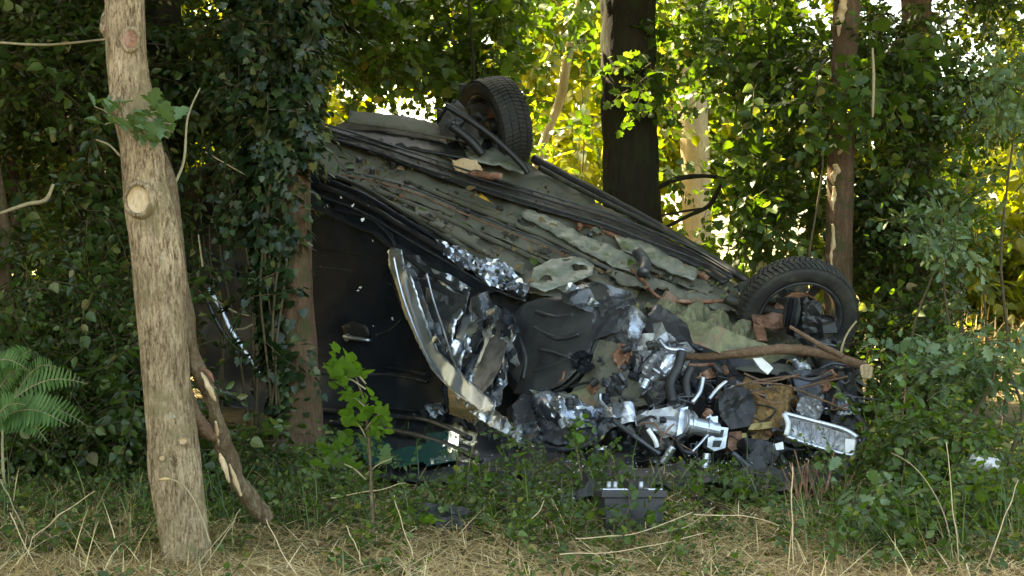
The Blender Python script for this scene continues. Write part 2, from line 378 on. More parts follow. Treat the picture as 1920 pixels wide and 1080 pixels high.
setp(o, 'pale dry meadow grass in full sun beyond the trees', 'grass', kind='stuff')

# ------------------------------------------------------------------ trees
def trunk(name, parent, rows, mat, ext=6.5, sides=36, step=.03, base_flare=1.35, rough=.05, ridges=.03, ground=True, grow=.75):
    w = [(*P(x, y, d), r / f * d) for x, y, d, r in rows]     # top first
    w = np.array(w)[::-1]                                      # bottom to top
    d0 = w[1] - w[0]
    if ground:
        zz = gh(w[0][0], w[0][1]) - .12
        if w[0][2] > zz:
            t = (w[0][2] - zz) / max(.05, d0[2]); low = w[0] - d0 * t; low[3] = w[0][3] * base_flare; low[2] = zz
            w = np.vstack([low, w])
    if ext:
        dr = w[-1] - w[-2]; dr = dr / dr[2]; z = w[-1][2]
        add = []
        while z < ext:
            z += 1.0; k = z - w[-1][2]; q = w[-1].copy(); q[:3] += dr[:3] * k; q[0] += .1 * math.sin(z * 1.3 + q[1]); q[3] = w[-1][3] * max(.2, grow ** (k / 1.6)); add.append(q)
        w = np.vstack([w] + add)
    ln = np.sum(np.linalg.norm(np.diff(w[:, :3], axis=0), axis=1)); pr = spline(w, max(10, int(ln / step)))
    V, F = tube_vf(pr, sides, rough=rough, rfreq=4, ridges=ridges, seed=len(name))
    return link(name, pymesh(name, V, F), [mat], parent, smooth=True), pr
def limbs(parent, pr, mat, z0, n, length=1.8, seed=1):
    r = random.Random(seed)
    for i in range(n):
        z = r.uniform(z0, z0 + 3.4); k = int(np.argmin(abs(pr[:, 2] - z))); c = pr[k]; a = r.uniform(0, 6.28); L_ = length * r.uniform(.6, 1.2); q = []
        for j in range(5):
            t = j / 4; q.append((c[0] + math.cos(a) * L_ * t, c[1] + math.sin(a) * L_ * t, c[2] + L_ * (.5 * t + .1 * math.sin(5 * t + i)), c[3] * (.45 * (1 - t) + .05)))
        tube('limb', q, mat, parent, 8, 14)
def base_of(rows, z=None):
    x, y, d, r = rows[-1]; p = P(x, y, d); return (p[0], p[1], gh(p[0], p[1]))

# --- pale oak in front on the left
rows = [(228, -60, 5.0, 37), (233, 0, 5.0, 37), (236, 100, 5.0, 37), (248, 190, 5.0, 40), (262, 260, 5.0, 39), (273, 330, 5.0, 43), (285, 400, 5.0, 50), (298, 500, 5.0, 49), (305, 600, 5.0, 48),
        (311, 700, 5.0, 46), (321, 800, 5.0, 47), (331, 900, 5.0, 49), (343, 990, 5.0, 45), (352, 1060, 5.0, 47)]
pale = root('oak_tree', base_of(rows), 'pale barked oak trunk with round branch scar standing in front on the left', 'tree')
_, prp = trunk('trunk', pale, rows, 'bark_pale', sides=72, step=.010, rough=.05, ridges=.05, base_flare=1.15)
def scar(px, py, d, rx, ry, parent, nrm=(-.2, -1, .1), mat='raw_wood', depth=.02, name='branch_scar'):
    c = P(px, py, d); nn = Vector(nrm).normalized(); a = nn.cross(Vector((0, 0, 1))).normalized(); b = a.cross(nn)
    V = []; F = []; MI = []; S = 28
    prof = [(1.25, -.03), (1.2, .004), (1.08, .022), (.95, .024), (.84, .012), (.76, .0), (.5, .002), (.25, .003)]
    for j, (k, h) in enumerate(prof):
        for i in range(S):
            an = 6.2832 * i / S; w = 1 + .09 * noise.noise(Vector((math.cos(an) * 2, math.sin(an) * 2, px * .1 + k)))
            V.append(Vector(c) + a * (math.cos(an) * rx * k * w / f * d) + b * (math.sin(an) * ry * k * w / f * d) + nn * (h * depth / .02))
    V.append(Vector(c) + nn * .003)
    for j in range(len(prof) - 1):
        for i in range(S):
            F.append([j * S + i, j * S + (i + 1) % S, (j + 1) * S + (i + 1) % S, (j + 1) * S + i]); MI.append(0 if j < 4 else 1)
    for i in range(S): F.append([(len(prof) - 1) * S + i, (len(prof) - 1) * S + (i + 1) % S, len(V) - 1]); MI.append(1)
    return link(name, pymesh(name, V, F, MI), ['bark_pale', mat], parent, smooth=True)
scar(262, 375, 4.91, 26, 30, pale)
scar(214, 196, 4.95, 13, 19, pale, (-.75, -.6, .3))
ptube('knot', [(200, 14, 5.0, 2), (197, 32, 4.99, 8), (197, 48, 4.98, 11), (201, 64, 4.99, 9), (206, 84, 5.0, 2)], 'bark_pale', pale, 16, 30, rough=.3, rfreq=20, ridges=.1)
scar(343, 826, 4.915, 8, 7, pale, (.2, -1, 0), depth=.008)
scar(305, 858, 4.91, 7, 6, pale, (-.1, -1, 0), depth=.008)
scar(244, 74, 4.925, 17, 20, pale, (0, -1, 0), 'rust', depth=.003)
foliage('crown', pale, wpts([(-1.4, 5.4, 4.6, 2.2, 1.8, 1.2, 450)]), SP_BIG, ['leaf_mid', 'twig'], (.5, .8))
limbs(pale, prp, 'bark_pale', 3.2, 5)
# oak leaves of the sprig, one object each
def leaf_mesh(T, mat, name='leaf'):
    me = npmesh(name, *T_arrays(T)[:3]); me.materials.append(MATS[mat]); return me
ME_OAK = leaf_mesh(OAKL, 'leaf_oak'); ME_BROAD = leaf_mesh(BROAD, 'leaf_fresh'); ME_MAPLE = leaf_mesh(MAPLE, 'leaf_oak'); ME_IVY = leaf_mesh(IVYL, 'leaf_ivy'); ME_OVALM = leaf_mesh(OVAL, 'leaf_mid'); ME_MIDM = leaf_mesh(MAPLE, 'leaf_mid')
def leaf_obj(me, parent, pos, yaw, pitch, roll, s, name='leaf'):
    o = bpy.data.objects.new(name, me); COL.objects.link(o); o.parent = parent
    q = parent; off = Vector((0, 0, 0))
    while q: off += q.location; q = q.parent
    o.location = Vector(pos) - off
    o.rotation_euler = (Matrix.Rotation(yaw, 3, 'Z') @ Matrix.Rotation(pitch, 3, 'X') @ Matrix.Rotation(roll, 3, 'Y')).to_euler(); o.scale = (s, s, s); return o
def sprig(name, px, py, d, rx, ry, n, parent, me, size=.1, seed=0, root_px=None):
    r = random.Random(seed); q = 0
    for i in range(n):
        a = r.uniform(0, 6.283); k = r.uniform(0, 1) ** .5
        x, y = px + math.cos(a) * k * rx, py + math.sin(a) * k * ry; p = P(x, y, d + r.uniform(-.08, .08))
        # leaf faces roughly toward the light and camera, tip pointing outward and down
        leaf_obj(me, parent, p, r.uniform(-1.2, 1.2) + (math.pi if r.random() < .7 else 0), r.uniform(.3, 1.3), r.uniform(-.6, .6), size * r.uniform(.7, 1.25))
        if root_px and i % 3 == 0:
            rx0, ry0, rd0 = root_px
            ptube('twig', [(rx0, ry0, rd0, 2), ((rx0 + x) / 2, (ry0 + y) / 2 - 6, (rd0 + d) / 2, 1.6), (x, y, d, 1)], 'twig_pale', parent, 5, 6)
sprig('s', 205, 212, 4.83, 34, 26, 12, pale, ME_OAK, .07, 3, (225, 235, 4.93))
sprig('s', 285, 240, 4.80, 52, 38, 40, pale, ME_OAK, .072, 4, (250, 235, 4.93))

# dead limb splitting from the oak
rt = root('dead_limb', P(490, 960, 5.3), 'cracked dead limb hanging down the right side of the pale oak trunk', 'branch')
ptube('limb', [(302, 290, 5.02, 10), (314, 330, 5.0, 13), (324, 400, 4.99, 14), (336, 500, 5.0, 12), (350, 590, 5.0, 12), (361, 650, 5.02, 12), (376, 700, 5.05, 13), (394, 745, 5.1, 14), (412, 800, 5.15, 15), (424, 850, 5.2, 17), (446, 905, 5.25, 17), (474, 945, 5.3, 19), (505, 975, 5.33, 12)],
      'bark_limb', rt, 28, 130, rough=.25, rfreq=12, ridges=.22)
ptube('stub', [(352, 735, 5.03, 10), (366, 775, 5.06, 12), (384, 805, 5.12, 14), (404, 820, 5.15, 12)], 'bark_branch', rt, 12, 20, rough=.2)
for k, (x0, y0, x1, y1, r_) in enumerate([(378, 698, 404, 752, 6), (412, 850, 430, 905, 5), (430, 870, 452, 930, 4), (404, 790, 412, 840, 4)]):
    ptube('split_wood', [(x0, y0, 5.0 + k * .03, 2), ((x0 + x1) / 2, (y0 + y1) / 2, 4.985 + k * .05, r_), (x1, y1, 5.01 + k * .05, 2)], 'raw_wood', rt, 10, 18, rough=.6, rfreq=40)
ptube('splinter', [(376, 690, 5.0, 3), (392, 700, 4.97, 5), (401, 716, 4.97, 1.5)], 'rust', rt, 6, 8, rough=.3)

# --- ivy clad trunk
rows = [(540, -80, 7.4, 44), (541, 0, 7.4, 43), (543, 200, 7.4, 40), (546, 400, 7.4, 38), (550, 500, 7.4, 36), (556, 600, 7.4, 35), (562, 700, 7.4, 36), (563, 780, 7.4, 42), (560, 830, 7.4, 54)]
ivy = root('ivy_tree', base_of(rows), 'reddish trunk wrapped in dark ivy between the oak and the wreck', 'tree')
_, pri = trunk('trunk', ivy, rows, 'bark_red', sides=48, step=.02, rough=.08, ridges=.05)
limbs(ivy, pri, 'bark_red', 3, 6, seed=3)
n = 5200; yy = rng.uniform(-80, 800, n); keep = rng.uniform(size=n) < np.where(yy < 300, .9, np.where(yy < 640, .62, .3)); yy = yy[keep]; n = len(yy)
P0 = []; R0 = []
for y in yy:
    t = np.interp(y, [-80, 400, 800], [0, 1, 2]); side = np.interp(y, [-80, 300, 420, 800], [0, -.35, -.9, -.9])
    a = rng.normal(side, .9) ; rr_ = np.interp(y, [-80, 200, 400, 600, 800], [70, 62, 48, 38, 44]) * rng.uniform(.8, 1.35) / f * 7.4
    cx, cy, r_ = np.interp(y, [q[1] for q in rows], [q[0] for q in rows]), y, 0
    if y > 330 and a > -.45 and rng.uniform() < .85 and not (440 < y < 470): a -= 1.3
    c = P(cx + (-14 if y < 700 else 0), y, 7.4); P0.append(c + np.array([math.sin(a) * rr_, -math.cos(a) * rr_, 0])); R0.append(a)
P0 = np.array(P0); R0 = np.array(R0)
ca, sa = np.cos(R0), np.sin(R0); z_ = np.zeros(n); o_ = np.ones(n)
RZ = np.stack([np.stack([ca, -sa, z_], -1), np.stack([sa, ca, z_], -1), np.stack([z_, z_, o_], -1)], 1)
RR = RZ @ rotx(rng.normal(-2.0, .45, n)) @ roty(rng.normal(0, .4, n)) 
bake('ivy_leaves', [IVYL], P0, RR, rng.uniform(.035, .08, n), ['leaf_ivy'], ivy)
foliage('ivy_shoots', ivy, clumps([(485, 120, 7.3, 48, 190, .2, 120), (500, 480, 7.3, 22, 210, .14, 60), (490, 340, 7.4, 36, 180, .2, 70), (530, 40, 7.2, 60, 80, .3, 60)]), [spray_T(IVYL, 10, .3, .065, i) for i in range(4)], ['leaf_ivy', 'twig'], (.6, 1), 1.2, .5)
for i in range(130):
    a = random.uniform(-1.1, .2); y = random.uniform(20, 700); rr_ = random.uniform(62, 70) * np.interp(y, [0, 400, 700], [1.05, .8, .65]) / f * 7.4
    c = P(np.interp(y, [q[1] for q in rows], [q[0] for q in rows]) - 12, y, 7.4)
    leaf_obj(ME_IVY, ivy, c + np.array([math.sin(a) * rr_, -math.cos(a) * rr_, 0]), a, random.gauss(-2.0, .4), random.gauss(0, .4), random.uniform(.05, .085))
for k in range(5):
    x0 = random.uniform(500, 530); tube('ivy_stem', [(*P(x0 + 12 * math.sin(j * 1.3 + k), 760 - j * 105, 7.26 + .02 * math.sin(j + k)), .007) for j in range(8)], 'twig', ivy, 6, 40)

# --- other trunks
def simple_tree(rows, mat, label, crown, name='tree', group=None, lm=5, **k):
    t = root(name, base_of(rows), label, 'tree', group); _, pr = trunk('trunk', t, rows, mat, **k)
    if crown is not None: foliage('crown', t, crown, SP_BIG, ['leaf_mid', 'twig'], (.5, .85))
    limbs(t, pr, mat, 3.1, lm, seed=len(label)); return t, pr
G = 'trees standing behind the wreck'
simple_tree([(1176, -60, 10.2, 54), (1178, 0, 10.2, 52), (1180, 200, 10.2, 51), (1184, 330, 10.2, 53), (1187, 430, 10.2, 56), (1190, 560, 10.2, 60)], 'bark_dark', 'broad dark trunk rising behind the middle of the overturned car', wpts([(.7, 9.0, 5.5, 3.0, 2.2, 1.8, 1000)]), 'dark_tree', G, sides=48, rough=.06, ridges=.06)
rows_t = [(1590, -60, 8.9, 26), (1588, 0, 8.9, 25), (1580, 200, 8.9, 24), (1576, 350, 8.9, 25), (1572, 500, 8.9, 26), (1572, 640, 8.9, 28)]
tt, prt = simple_tree(rows_t, 'bark_red', 'slim trunk with pale torn bark rising above the front wheel', wpts([(2.6, 8.3, 5.1, 2.4, 1.9, 1.6, 750)]), 'torn_tree', G)
for (x0, y0, x1, y1, r_) in [(1580, -20, 1572, 68, 8), (1577, 185, 1576, 260, 5), (1574, 270, 1577, 295, 4), (1566, 308, 1564, 340, 6), (1563, 350, 1562, 395, 4), (1561, 420, 1560, 500, 4)]:
    ptube('torn_bark', [(x0, y0, 8.81, r_ * .6), (x0 * .6 + x1 * .4 + 2, y0 * .6 + y1 * .4, 8.825, r_), (x0 * .3 + x1 * .7 - 2, y0 * .3 + y1 * .7, 8.825, r_ * .7), (x1, y1, 8.83, 1.5)], 'raw_wood', tt, 10, 26, rough=.8, rfreq=30)
simple_tree([(1716, -60, 9.6, 28), (1718, 0, 9.6, 28), (1720, 250, 9.6, 27), (1722, 520, 9.6, 29), (1722, 700, 9.6, 32)], 'bark_red', 'red brown trunk half hidden in leaves on the right', wpts([(3.6, 9.4, 4.9, 2.2, 2.2, 1.7, 1000)]), 'leafy_tree', G)
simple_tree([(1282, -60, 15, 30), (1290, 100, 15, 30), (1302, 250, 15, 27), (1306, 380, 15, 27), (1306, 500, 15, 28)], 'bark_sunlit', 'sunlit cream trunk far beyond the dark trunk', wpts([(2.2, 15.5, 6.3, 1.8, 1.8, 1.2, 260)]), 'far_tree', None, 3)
simple_tree([(1064, 110, 14, 9), (1052, 180, 14, 9), (1030, 240, 14, 8), (1012, 290, 14, 9), (1000, 340, 14, 9)], 'bark_sunlit', 'thin pale leaning sapling in the sun beyond the rear wheel', wpts([(.6, 14, 3.6, .8, .8, .6, 60)]), 'leaning_sapling', None, 1, ext=3.4)
for i, (rw, lb) in enumerate([([(6, 180, 8.6, 12), (14, 260, 8.6, 11), (28, 345, 8.6, 10), (34, 460, 8.6, 11)], 'thin reddish stem at the left edge beside a bright gap'),
                          ([(-2, 380, 7.4, 14), (4, 460, 7.4, 14), (8, 560, 7.4, 13), (4, 650, 7.4, 14)], 'brown stem low at the very left edge of the wood'),
                          ([(52, 180, 9, 7), (52, 260, 9, 7), (48, 340, 9, 7)], 'thin dark red stem right of the leftmost stem'),
                          ([(178, 400, 8.2, 6), (188, 450, 8.2, 7), (196, 500, 8.2, 6), (206, 600, 8.2, 7)], 'slanting thin brown stem just left of the pale oak')]):
    t = root('young_tree', base_of(rw), lb, 'tree', 'thin stems in the left undergrowth'); trunk('trunk', t, rw, 'bark_red', ext=3.2, sides=12)
# trees added on the left, crowns out of view, to shade the place
for (x, y, s) in ((-5.4, 10.2, 1.1), (-7.5, 7.5, 1), (-6.2, 4.6, .9), (-2.2, 8.6, .9), (-4.0, 7.6, 1), (-3.4, 11.8, .7)):
    t = root('added_shade_tree', (x, y, 0), 'tall tree added for its shade, crown out of view, at the %s' % {-5.4: 'rear left', -7.5: 'far left', -3.0: 'back behind the ivy trunk', 6: 'right', -6.2: 'left front', -2.2: 'left behind the ivy trunk', -4.0: 'left side', -3.4: 'back left'}[x], 'tree', 'added shade trees around the wreck')
    tube('trunk', [(x, y, -.1, .17 * s), (x + .05, y, 2, .14 * s), (x - .03, y + .1, 4, .11 * s), (x, y, 6.5, .05)], 'bark_dark', t, 24, 90, rough=.08, ridges=.05)
    foliage('crown', t, wpts([(x, y, 5.2, 2.5 * s, 2.3 * s, 2.1 * s, 1300)]), SP_BIG, ['leaf_mid', 'twig'], (.6, 1.0))

# ------------------------------------------------------------------ shrubs and undergrowth
def bush(name, label, blobs, Ts, mat, stems=(), s=(.75, 1.25), gaps=GAPS, droop=.5, cat='bush', group=None, twigm='twig', spread=.6, leaves=None):
    x, y, d = blobs[0][:3]; p = P(x, y, d); t = root(name, (p[0], p[1], gh(p[0], p[1])), label, cat, group)
    pts = clumps(blobs)
    if gaps: pts = degap(pts, gaps)
    foliage('foliage', t, pts, Ts, [mat, twigm], s, droop, spread)
    r = random.Random(len(label) * 7)
    for i in range(stems if isinstance(stems, int) else 0):
        b = r.choice(blobs); xx, yy, dd = b[0] + r.uniform(-.7, .7) * b[3], b[1] - r.uniform(0, .7) * b[4], b[2]; q = P(xx, yy, dd); zg = gh(q[0], q[1]) - .03; bx = q[0] + r.uniform(-.25, .25)
        rows_ = [(bx + (q[0] - bx) * k / 4 + .04 * math.sin(k * 2 + i), q[1] + .05 * math.sin(k + i), zg + (q[2] - zg) * k / 4, .011 * (1.1 - k / 5)) for k in range(5)]
        tube('stem', rows_, twigm, t, 6, 16)
    if leaves:
        me, n, size = leaves; q = clumps(blobs); q = q[rng.permutation(len(q))]; q = degap(q, gaps) if gaps else q
        front = q[np.argsort((q - CAM) @ AF)][:n * 2]; front = front[rng.permutation(len(front))][:n]
        for pp in front:
            if pp[2] > .03: leaf_obj(me, t, pp, r.uniform(-1.2, 1.2) + math.pi, r.uniform(.2, 1.2), r.uniform(-.6, .6), size * r.uniform(.75, 1.25))
    return t
GB = 'bushes of the undergrowth'
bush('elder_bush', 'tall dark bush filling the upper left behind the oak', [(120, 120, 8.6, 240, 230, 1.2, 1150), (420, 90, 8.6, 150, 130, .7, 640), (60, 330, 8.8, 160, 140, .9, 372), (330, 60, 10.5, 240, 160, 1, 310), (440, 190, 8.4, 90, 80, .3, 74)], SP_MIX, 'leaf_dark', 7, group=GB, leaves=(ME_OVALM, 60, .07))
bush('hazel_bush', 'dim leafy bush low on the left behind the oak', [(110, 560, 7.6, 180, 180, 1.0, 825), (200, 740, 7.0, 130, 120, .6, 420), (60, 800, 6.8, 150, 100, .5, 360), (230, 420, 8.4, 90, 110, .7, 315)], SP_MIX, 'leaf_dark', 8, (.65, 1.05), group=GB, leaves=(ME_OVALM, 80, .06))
bush('thorn_bush', 'low dark scrub between oak and ivy trunk', [(430, 880, 6.9, 120, 45, .4, 260), (500, 925, 6.5, 110, 35, .4, 160), (380, 460, 8.0, 30, 90, .2, 36)], SP_MIX, 'leaf_dark', 5, (.5, .85), group=GB)
bush('maple_thicket', 'broad leaved thicket behind the car between ivy trunk and dark trunk', [(720, 60, 11.2, 210, 130, .9, 720), (900, 60, 11.4, 210, 130, .9, 640), (1030, 230, 12.2, 110, 180, .7, 208), (860, 180, 11, 250, 80, .5, 208), (650, 150, 10.6, 90, 90, .5, 160)], SP_MIX2, 'leaf_mid', 6, (.8, 1.2), group=GB, leaves=(ME_MIDM, 60, .11))
bush('shaded_thicket', 'shaded leafy thicket between dark trunk and torn bark trunk', [(1390, 110, 10.2, 190, 150, .9, 675), (1420, 300, 10, 150, 130, .8, 465), (1330, 330, 11.2, 110, 140, .6, 120), (1470, 430, 9.6, 110, 80, .4, 195), (1570, 170, 8.55, 60, 130, .15, 60), (1710, 250, 9.1, 60, 200, .15, 90), (1300, 130, 11.5, 90, 150, .5, 225), (1290, 490, 10.5, 110, 60, .3, 150)], SP_MIX2, 'leaf_mid', 6, (.75, 1.15), group=GB, leaves=(ME_MIDM, 60, .1))
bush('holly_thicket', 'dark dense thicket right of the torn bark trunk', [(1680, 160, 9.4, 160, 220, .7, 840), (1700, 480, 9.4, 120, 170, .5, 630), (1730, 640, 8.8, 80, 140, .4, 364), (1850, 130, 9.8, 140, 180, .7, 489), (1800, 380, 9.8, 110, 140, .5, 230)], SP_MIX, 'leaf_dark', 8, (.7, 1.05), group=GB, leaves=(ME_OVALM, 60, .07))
bush('oak_scrub', 'blue green oak leaved shrub at the right edge', [(1800, 400, 7.6, 70, 60, .3, 56), (1800, 690, 6.9, 110, 50, .4, 96), (1890, 640, 6.6, 50, 100, .3, 64), (1890, 150, 8, 60, 120, .5, 72), (1760, 400, 8.4, 60, 60, .3, 32)], SP_OAK, 'leaf_oak', 6, (.5, .85), group=GB, leaves=(ME_OAK, 90, .075))
bush('bramble', 'tangled bramble and young shoots at the lower right beside the wreck', [(1750, 850, 6.1, 100, 80, .3, 225), (1850, 970, 5.5, 110, 60, .3, 165), (1690, 760, 7.0, 50, 80, .2, 97), (1700, 990, 5.3, 110, 45, .3, 105)], SP_MIX, 'leaf_mid', 8, (.5, .85), group=GB, leaves=(ME_OVALM, 80, .055))
bush('oak_seedling', 'blue green oak seedling low in the right foreground', [(1655, 930, 5.3, 40, 60, .15, 26), (1690, 1010, 5.2, 50, 40, .15, 18)], SP_OAK, 'leaf_oak', 3, (.6, .8), None, leaves=(ME_OAK, 26, .075))
bush('low_weeds', 'low green weeds along the front of the wreck', [(800, 925, 6.2, 190, 22, .3, 120), (1020, 930, 6.2, 100, 22, .3, 64), (1060, 870, 6.3, 60, 50, .15, 34), (940, 850, 6.6, 40, 60, .15, 26), (1340, 905, 6.2, 70, 40, .15, 40), (1550, 900, 6.2, 50, 50, .2, 40), (650, 890, 6.4, 40, 30, .2, 26), (1380, 945, 6.1, 150, 20, .3, 72), (640, 890, 6.7, 90, 35, .3, 96), (900, 990, 5.5, 400, 10, .3, 96), (560, 970, 5.8, 150, 25, .3, 88)], SP_MIX, 'leaf_mid', 4, (.3, .6), None, 0.1, leaves=(ME_BROAD, 60, .045))

# single leafy shoots along the wreck
GS = 'leafy shoots along the wreck'
for i, (x, y0, y1, d, lb) in enumerate([(1085, 950, 790, 6.1, 'leafy shoot left of the battery in front of the torn metal'), (975, 960, 850, 6.1, 'small leafy shoot before the crushed lower wing'), (1310, 960, 880, 5.9, 'leafy shoot just right of the battery'), (1385, 960, 895, 5.9, 'bright leafy shoot below the grey filter box'),
                                      (1690, 860, 660, 6.2, 'tall leafy shoot with reddish stem right of the broken branch end'), (1640, 900, 740, 6.2, 'leafy shoot against the right end of the wreck'), (905, 960, 870, 6.0, 'broad leaved shoot right of the teal glass'), (1760, 900, 760, 6.0, 'leafy shoot left of the metal can'),
                                      (1145, 930, 830, 6.3, 'short shoot behind the battery'), (1840, 930, 850, 5.45, 'low leafy shoot partly covering the metal can')]):
    t = root('leafy_shoot', P(x, y0, d), lb, 'plant', GS); rr_ = random.Random(i)
    pts_ = [(x + 8 * math.sin(k + i), y0 + 40 + (y1 - y0 - 40) * k / 5, d, 2.0 - .25 * k) for k in range(6)]; ptube('stem', pts_, 'rust' if i == 4 else 'bark_limb', t, 6, 20)
    for k in range(int(abs(y1 - y0) / 5)):
        u = rr_.uniform(.25, 1); cx_ = x + 8 * math.sin(5 * u + i); cy_ = y0 + (y1 - y0) * u
        leaf_obj(rr_.choice([ME_BROAD, ME_OVALM, ME_MIDM, ME_OVALM]), t, P(cx_ + rr_.gauss(0, 14), cy_ + rr_.gauss(0, 6), d + rr_.uniform(-.05, .05)), rr_.uniform(0, 6.28), rr_.uniform(.3, 1.3), rr_.uniform(-.6, .6), rr_.uniform(.028, .055))

# bracken on the left
fr = root('fern', P(70, 880, 6.0), 'bright green fern like fronds at the left edge', 'fern')
def frond(x0, y0, x1, y1, d, w):
    """one frond = rachis + paired leaflets"""
    V = []; F = []; M = []; n = 17; w *= random.uniform(.6, .85)
    a = P(x0, y0, d); b = P(x1, y1, d - .15)
    pr = np.array([(*(a + (b - a) * t + np.array([0, 0, .06 * math.sin(3.14 * t)])), .003 * (1 - t) + .0008) for t in np.linspace(0, 1, 10)])
    v, fc = tube_vf(pr, 4); V += list(v); F += fc; M += [1] * len(fc)
    ax = (b - a) / np.linalg.norm(b - a); side = np.cross(ax, [.1, -1, .45]); side /= np.linalg.norm(side)
    nn = np.cross(ax, side)
    lv, lf = leaf_T([(.12, .04), (.13, .4), (.08, .78)], .1, .25)
    for i in range(n):
        t = .1 + .88 * i / n; c = a + (b - a) * t + np.array([0, 0, .06 * math.sin(3.14 * t)]); s = w * math.sin(3.14 * (t * .8 + .2)) ** .8 / f * d
        for sg in (-1, 1):
            yv = side * sg * .9 + ax * .45 - np.array([0, 0, .15]); yv /= np.linalg.norm(yv); xv = np.cross(yv, nn); xv /= np.linalg.norm(xv); zv = np.cross(xv, yv)
            Rm = np.stack([xv, yv, zv], 1) @ rot('Y', random.uniform(-.4, .4)); bb = len(V)
            V += [Rm @ (q * s) + c for q in lv]
            for q in lf: F.append([bb + j for j in q]); M.append(0)
    link('frond', pymesh('frond', V, F, M), ['leaf_fern', 'twig_pale'], fr)
for q in [(-20, 770, 50, 690, 6.2, 40), (10, 760, 165, 720, 6.0, 48), (-10, 790, 130, 800, 5.9, 52), (20, 780, 165, 800, 6.0, 44), (0, 760, 60, 655, 6.2, 44), (-40, 700, 60, 700, 6.1, 40), (10, 800, 90, 830, 5.9, 40), (-30, 820, 50, 760, 5.9, 46), (30, 740, 110, 690, 6.1, 36)]: frond(*q)
tube('stem', [(*P(10, 940, 6.1), .008), (*P(5, 860, 6.1), .007), (*P(5, 770, 6.1), .004)], 'twig_pale', fr, 6, 10)

# sapling with fresh leaves in front of the car door
sp = root('sapling', P(700, 1020, 5.3), 'slender sapling with fresh green round leaves in front of the dark car door', 'sapling')
ptube('stem', [(702, 1020, 5.3, 3.4), (697, 940, 5.3, 3.2), (693, 850, 5.32, 2.8), (684, 760, 5.34, 2.4), (668, 710, 5.36, 1.8), (655, 670, 5.38, 1.2)], 'bark_limb', sp, 7, 30, rough=.1)
for (x, y, r_, n) in [(628, 700, 20, 18), (640, 730, 20, 12), (672, 705, 16, 9), (665, 785, 22, 22), (705, 795, 28, 30), (655, 750, 18, 8), (627, 665, 8, 4), (655, 676, 7, 3), (690, 760, 24, 10)]:
    for i in range(n):
        a = random.uniform(0, 6.28); k = math.sqrt(random.random()); px, py = x + math.cos(a) * r_ * k, y + math.sin(a) * r_ * k
        leaf_obj(ME_BROAD, sp, P(px, py, 5.3 + random.uniform(-.05, .08)), math.pi + random.uniform(-.9, .9), random.uniform(.5, 1.4), random.uniform(-.5, .5), .046 * random.uniform(.6, 1.35))
for (x, y) in [(625, 700), (640, 735), (715, 775), (665, 790), (700, 760), (650, 690), (645, 870), (735, 700 + 160)]:
    ptube('twig', [(686, y + 30, 5.33, 1.8), ((x + 686) / 2, y + 10, 5.32, 1.5), (x, y, 5.3, 1)], 'twig_pale', sp, 5, 6)
for i in range(34):
    leaf_obj(ME_MAPLE if i < 12 else ME_BROAD, sp, P(random.gauss(690 if i < 12 else 640, 28), random.gauss(845 if i < 12 else 860, 22), 5.35), math.pi + random.uniform(-.9, .9), random.uniform(.5, 1.4), random.uniform(-.5, .5), .06 * random.uniform(.7, 1.1))

# ------------------------------------------------------------------ the overturned car
AL = np.array([0.64989897, -0.61507677, -0.44644361]); AW = np.array([-0.75167949, -0.60697244, -0.25799692]); AN = np.array([0.11229106, -0.50325444, 0.85681135])
def rbf(ctrl):
    c = np.array([[a / 500, b / 500] for a, b, _ in ctrl]); h = np.array([q[2] for q in ctrl]); n = len(c)
    K = np.linalg.norm(c[:, None] - c[None], axis=2); A = np.zeros((n + 3, n + 3)); A[:n, :n] = K + np.eye(n) * -1e-3; A[:n, n] = 1; A[n, :n] = 1
    A[:n, n + 1:] = c; A[n + 1:, :n] = c.T; w = np.linalg.solve(A, np.concatenate([h, [0, 0, 0]]))
    def D(x, y):
        q = np.array([x / 500, y / 500]); return float(w[:n] @ np.linalg.norm(c - q, axis=1) + w[n] + w[n + 1:] @ q)
    return D
DU = rbf([(600, 330, 8.85), (590, 245, 9.3), (650, 205, 9.71), (850, 250, 9.58), (1000, 300, 9.37), (1150, 380, 9.0), (1290, 480, 8.52), (1400, 570, 8.13), (1600, 700, 7.6), (760, 410, 8.5), (990, 545, 7.95),
          (1240, 620, 7.78), (1240, 800, 7.0), (1400, 800, 7.05), (1600, 820, 7.15), (1100, 700, 7.3), (430, 250, 9.2), (780, 160, 10)])
DS = rbf([(600, 330, 8.85), (760, 410, 8.5), (990, 545, 7.95), (600, 600, 9.1), (620, 820, 8.9), (740, 480, 8.55), (740, 700, 8.85), (830, 760, 8.45), (900, 780, 8.0), (1000, 850, 7.45), (1030, 640, 7.65), (1100, 700, 7.4), (430, 400, 9.7), (450, 740, 9.6), (430, 250, 9.2), (590, 245, 8.95), (1240, 800, 7.05), (1600, 820, 7.15), (1500, 700, 7.4)])
carloc = P(1100, 760, 8.3); carloc[2] = 0
car = root('overturned_car', carloc, 'crushed black car lying on its roof against the trees, underside up', 'car')
def tri(x): return abs((x % 1.0) * 2 - 1)
def crumple(p, seed, fr):
    r = random.Random(seed); s = 0
    q = p + 0.35 / fr * np.array(noise.noise_vector(Vector(p * fr * .7 + seed)))
    for i in range(4):
        d = np.array([r.gauss(0, 1) for _ in range(3)]); d /= np.linalg.norm(d); k = fr * (1 + .7 * i); s += (tri(q @ d * k + r.random()) - .5) / (1 + .6 * i)
    return s
def poly_px(pts, step):
    out = []
    for i in range(len(pts)):
        a = np.array(pts[i], float); b = np.array(pts[(i + 1) % len(pts)], float); n = max(1, int(np.linalg.norm(b - a) / step))
        for k in range(n): out.append(a + (b - a) * k / n)
    return out
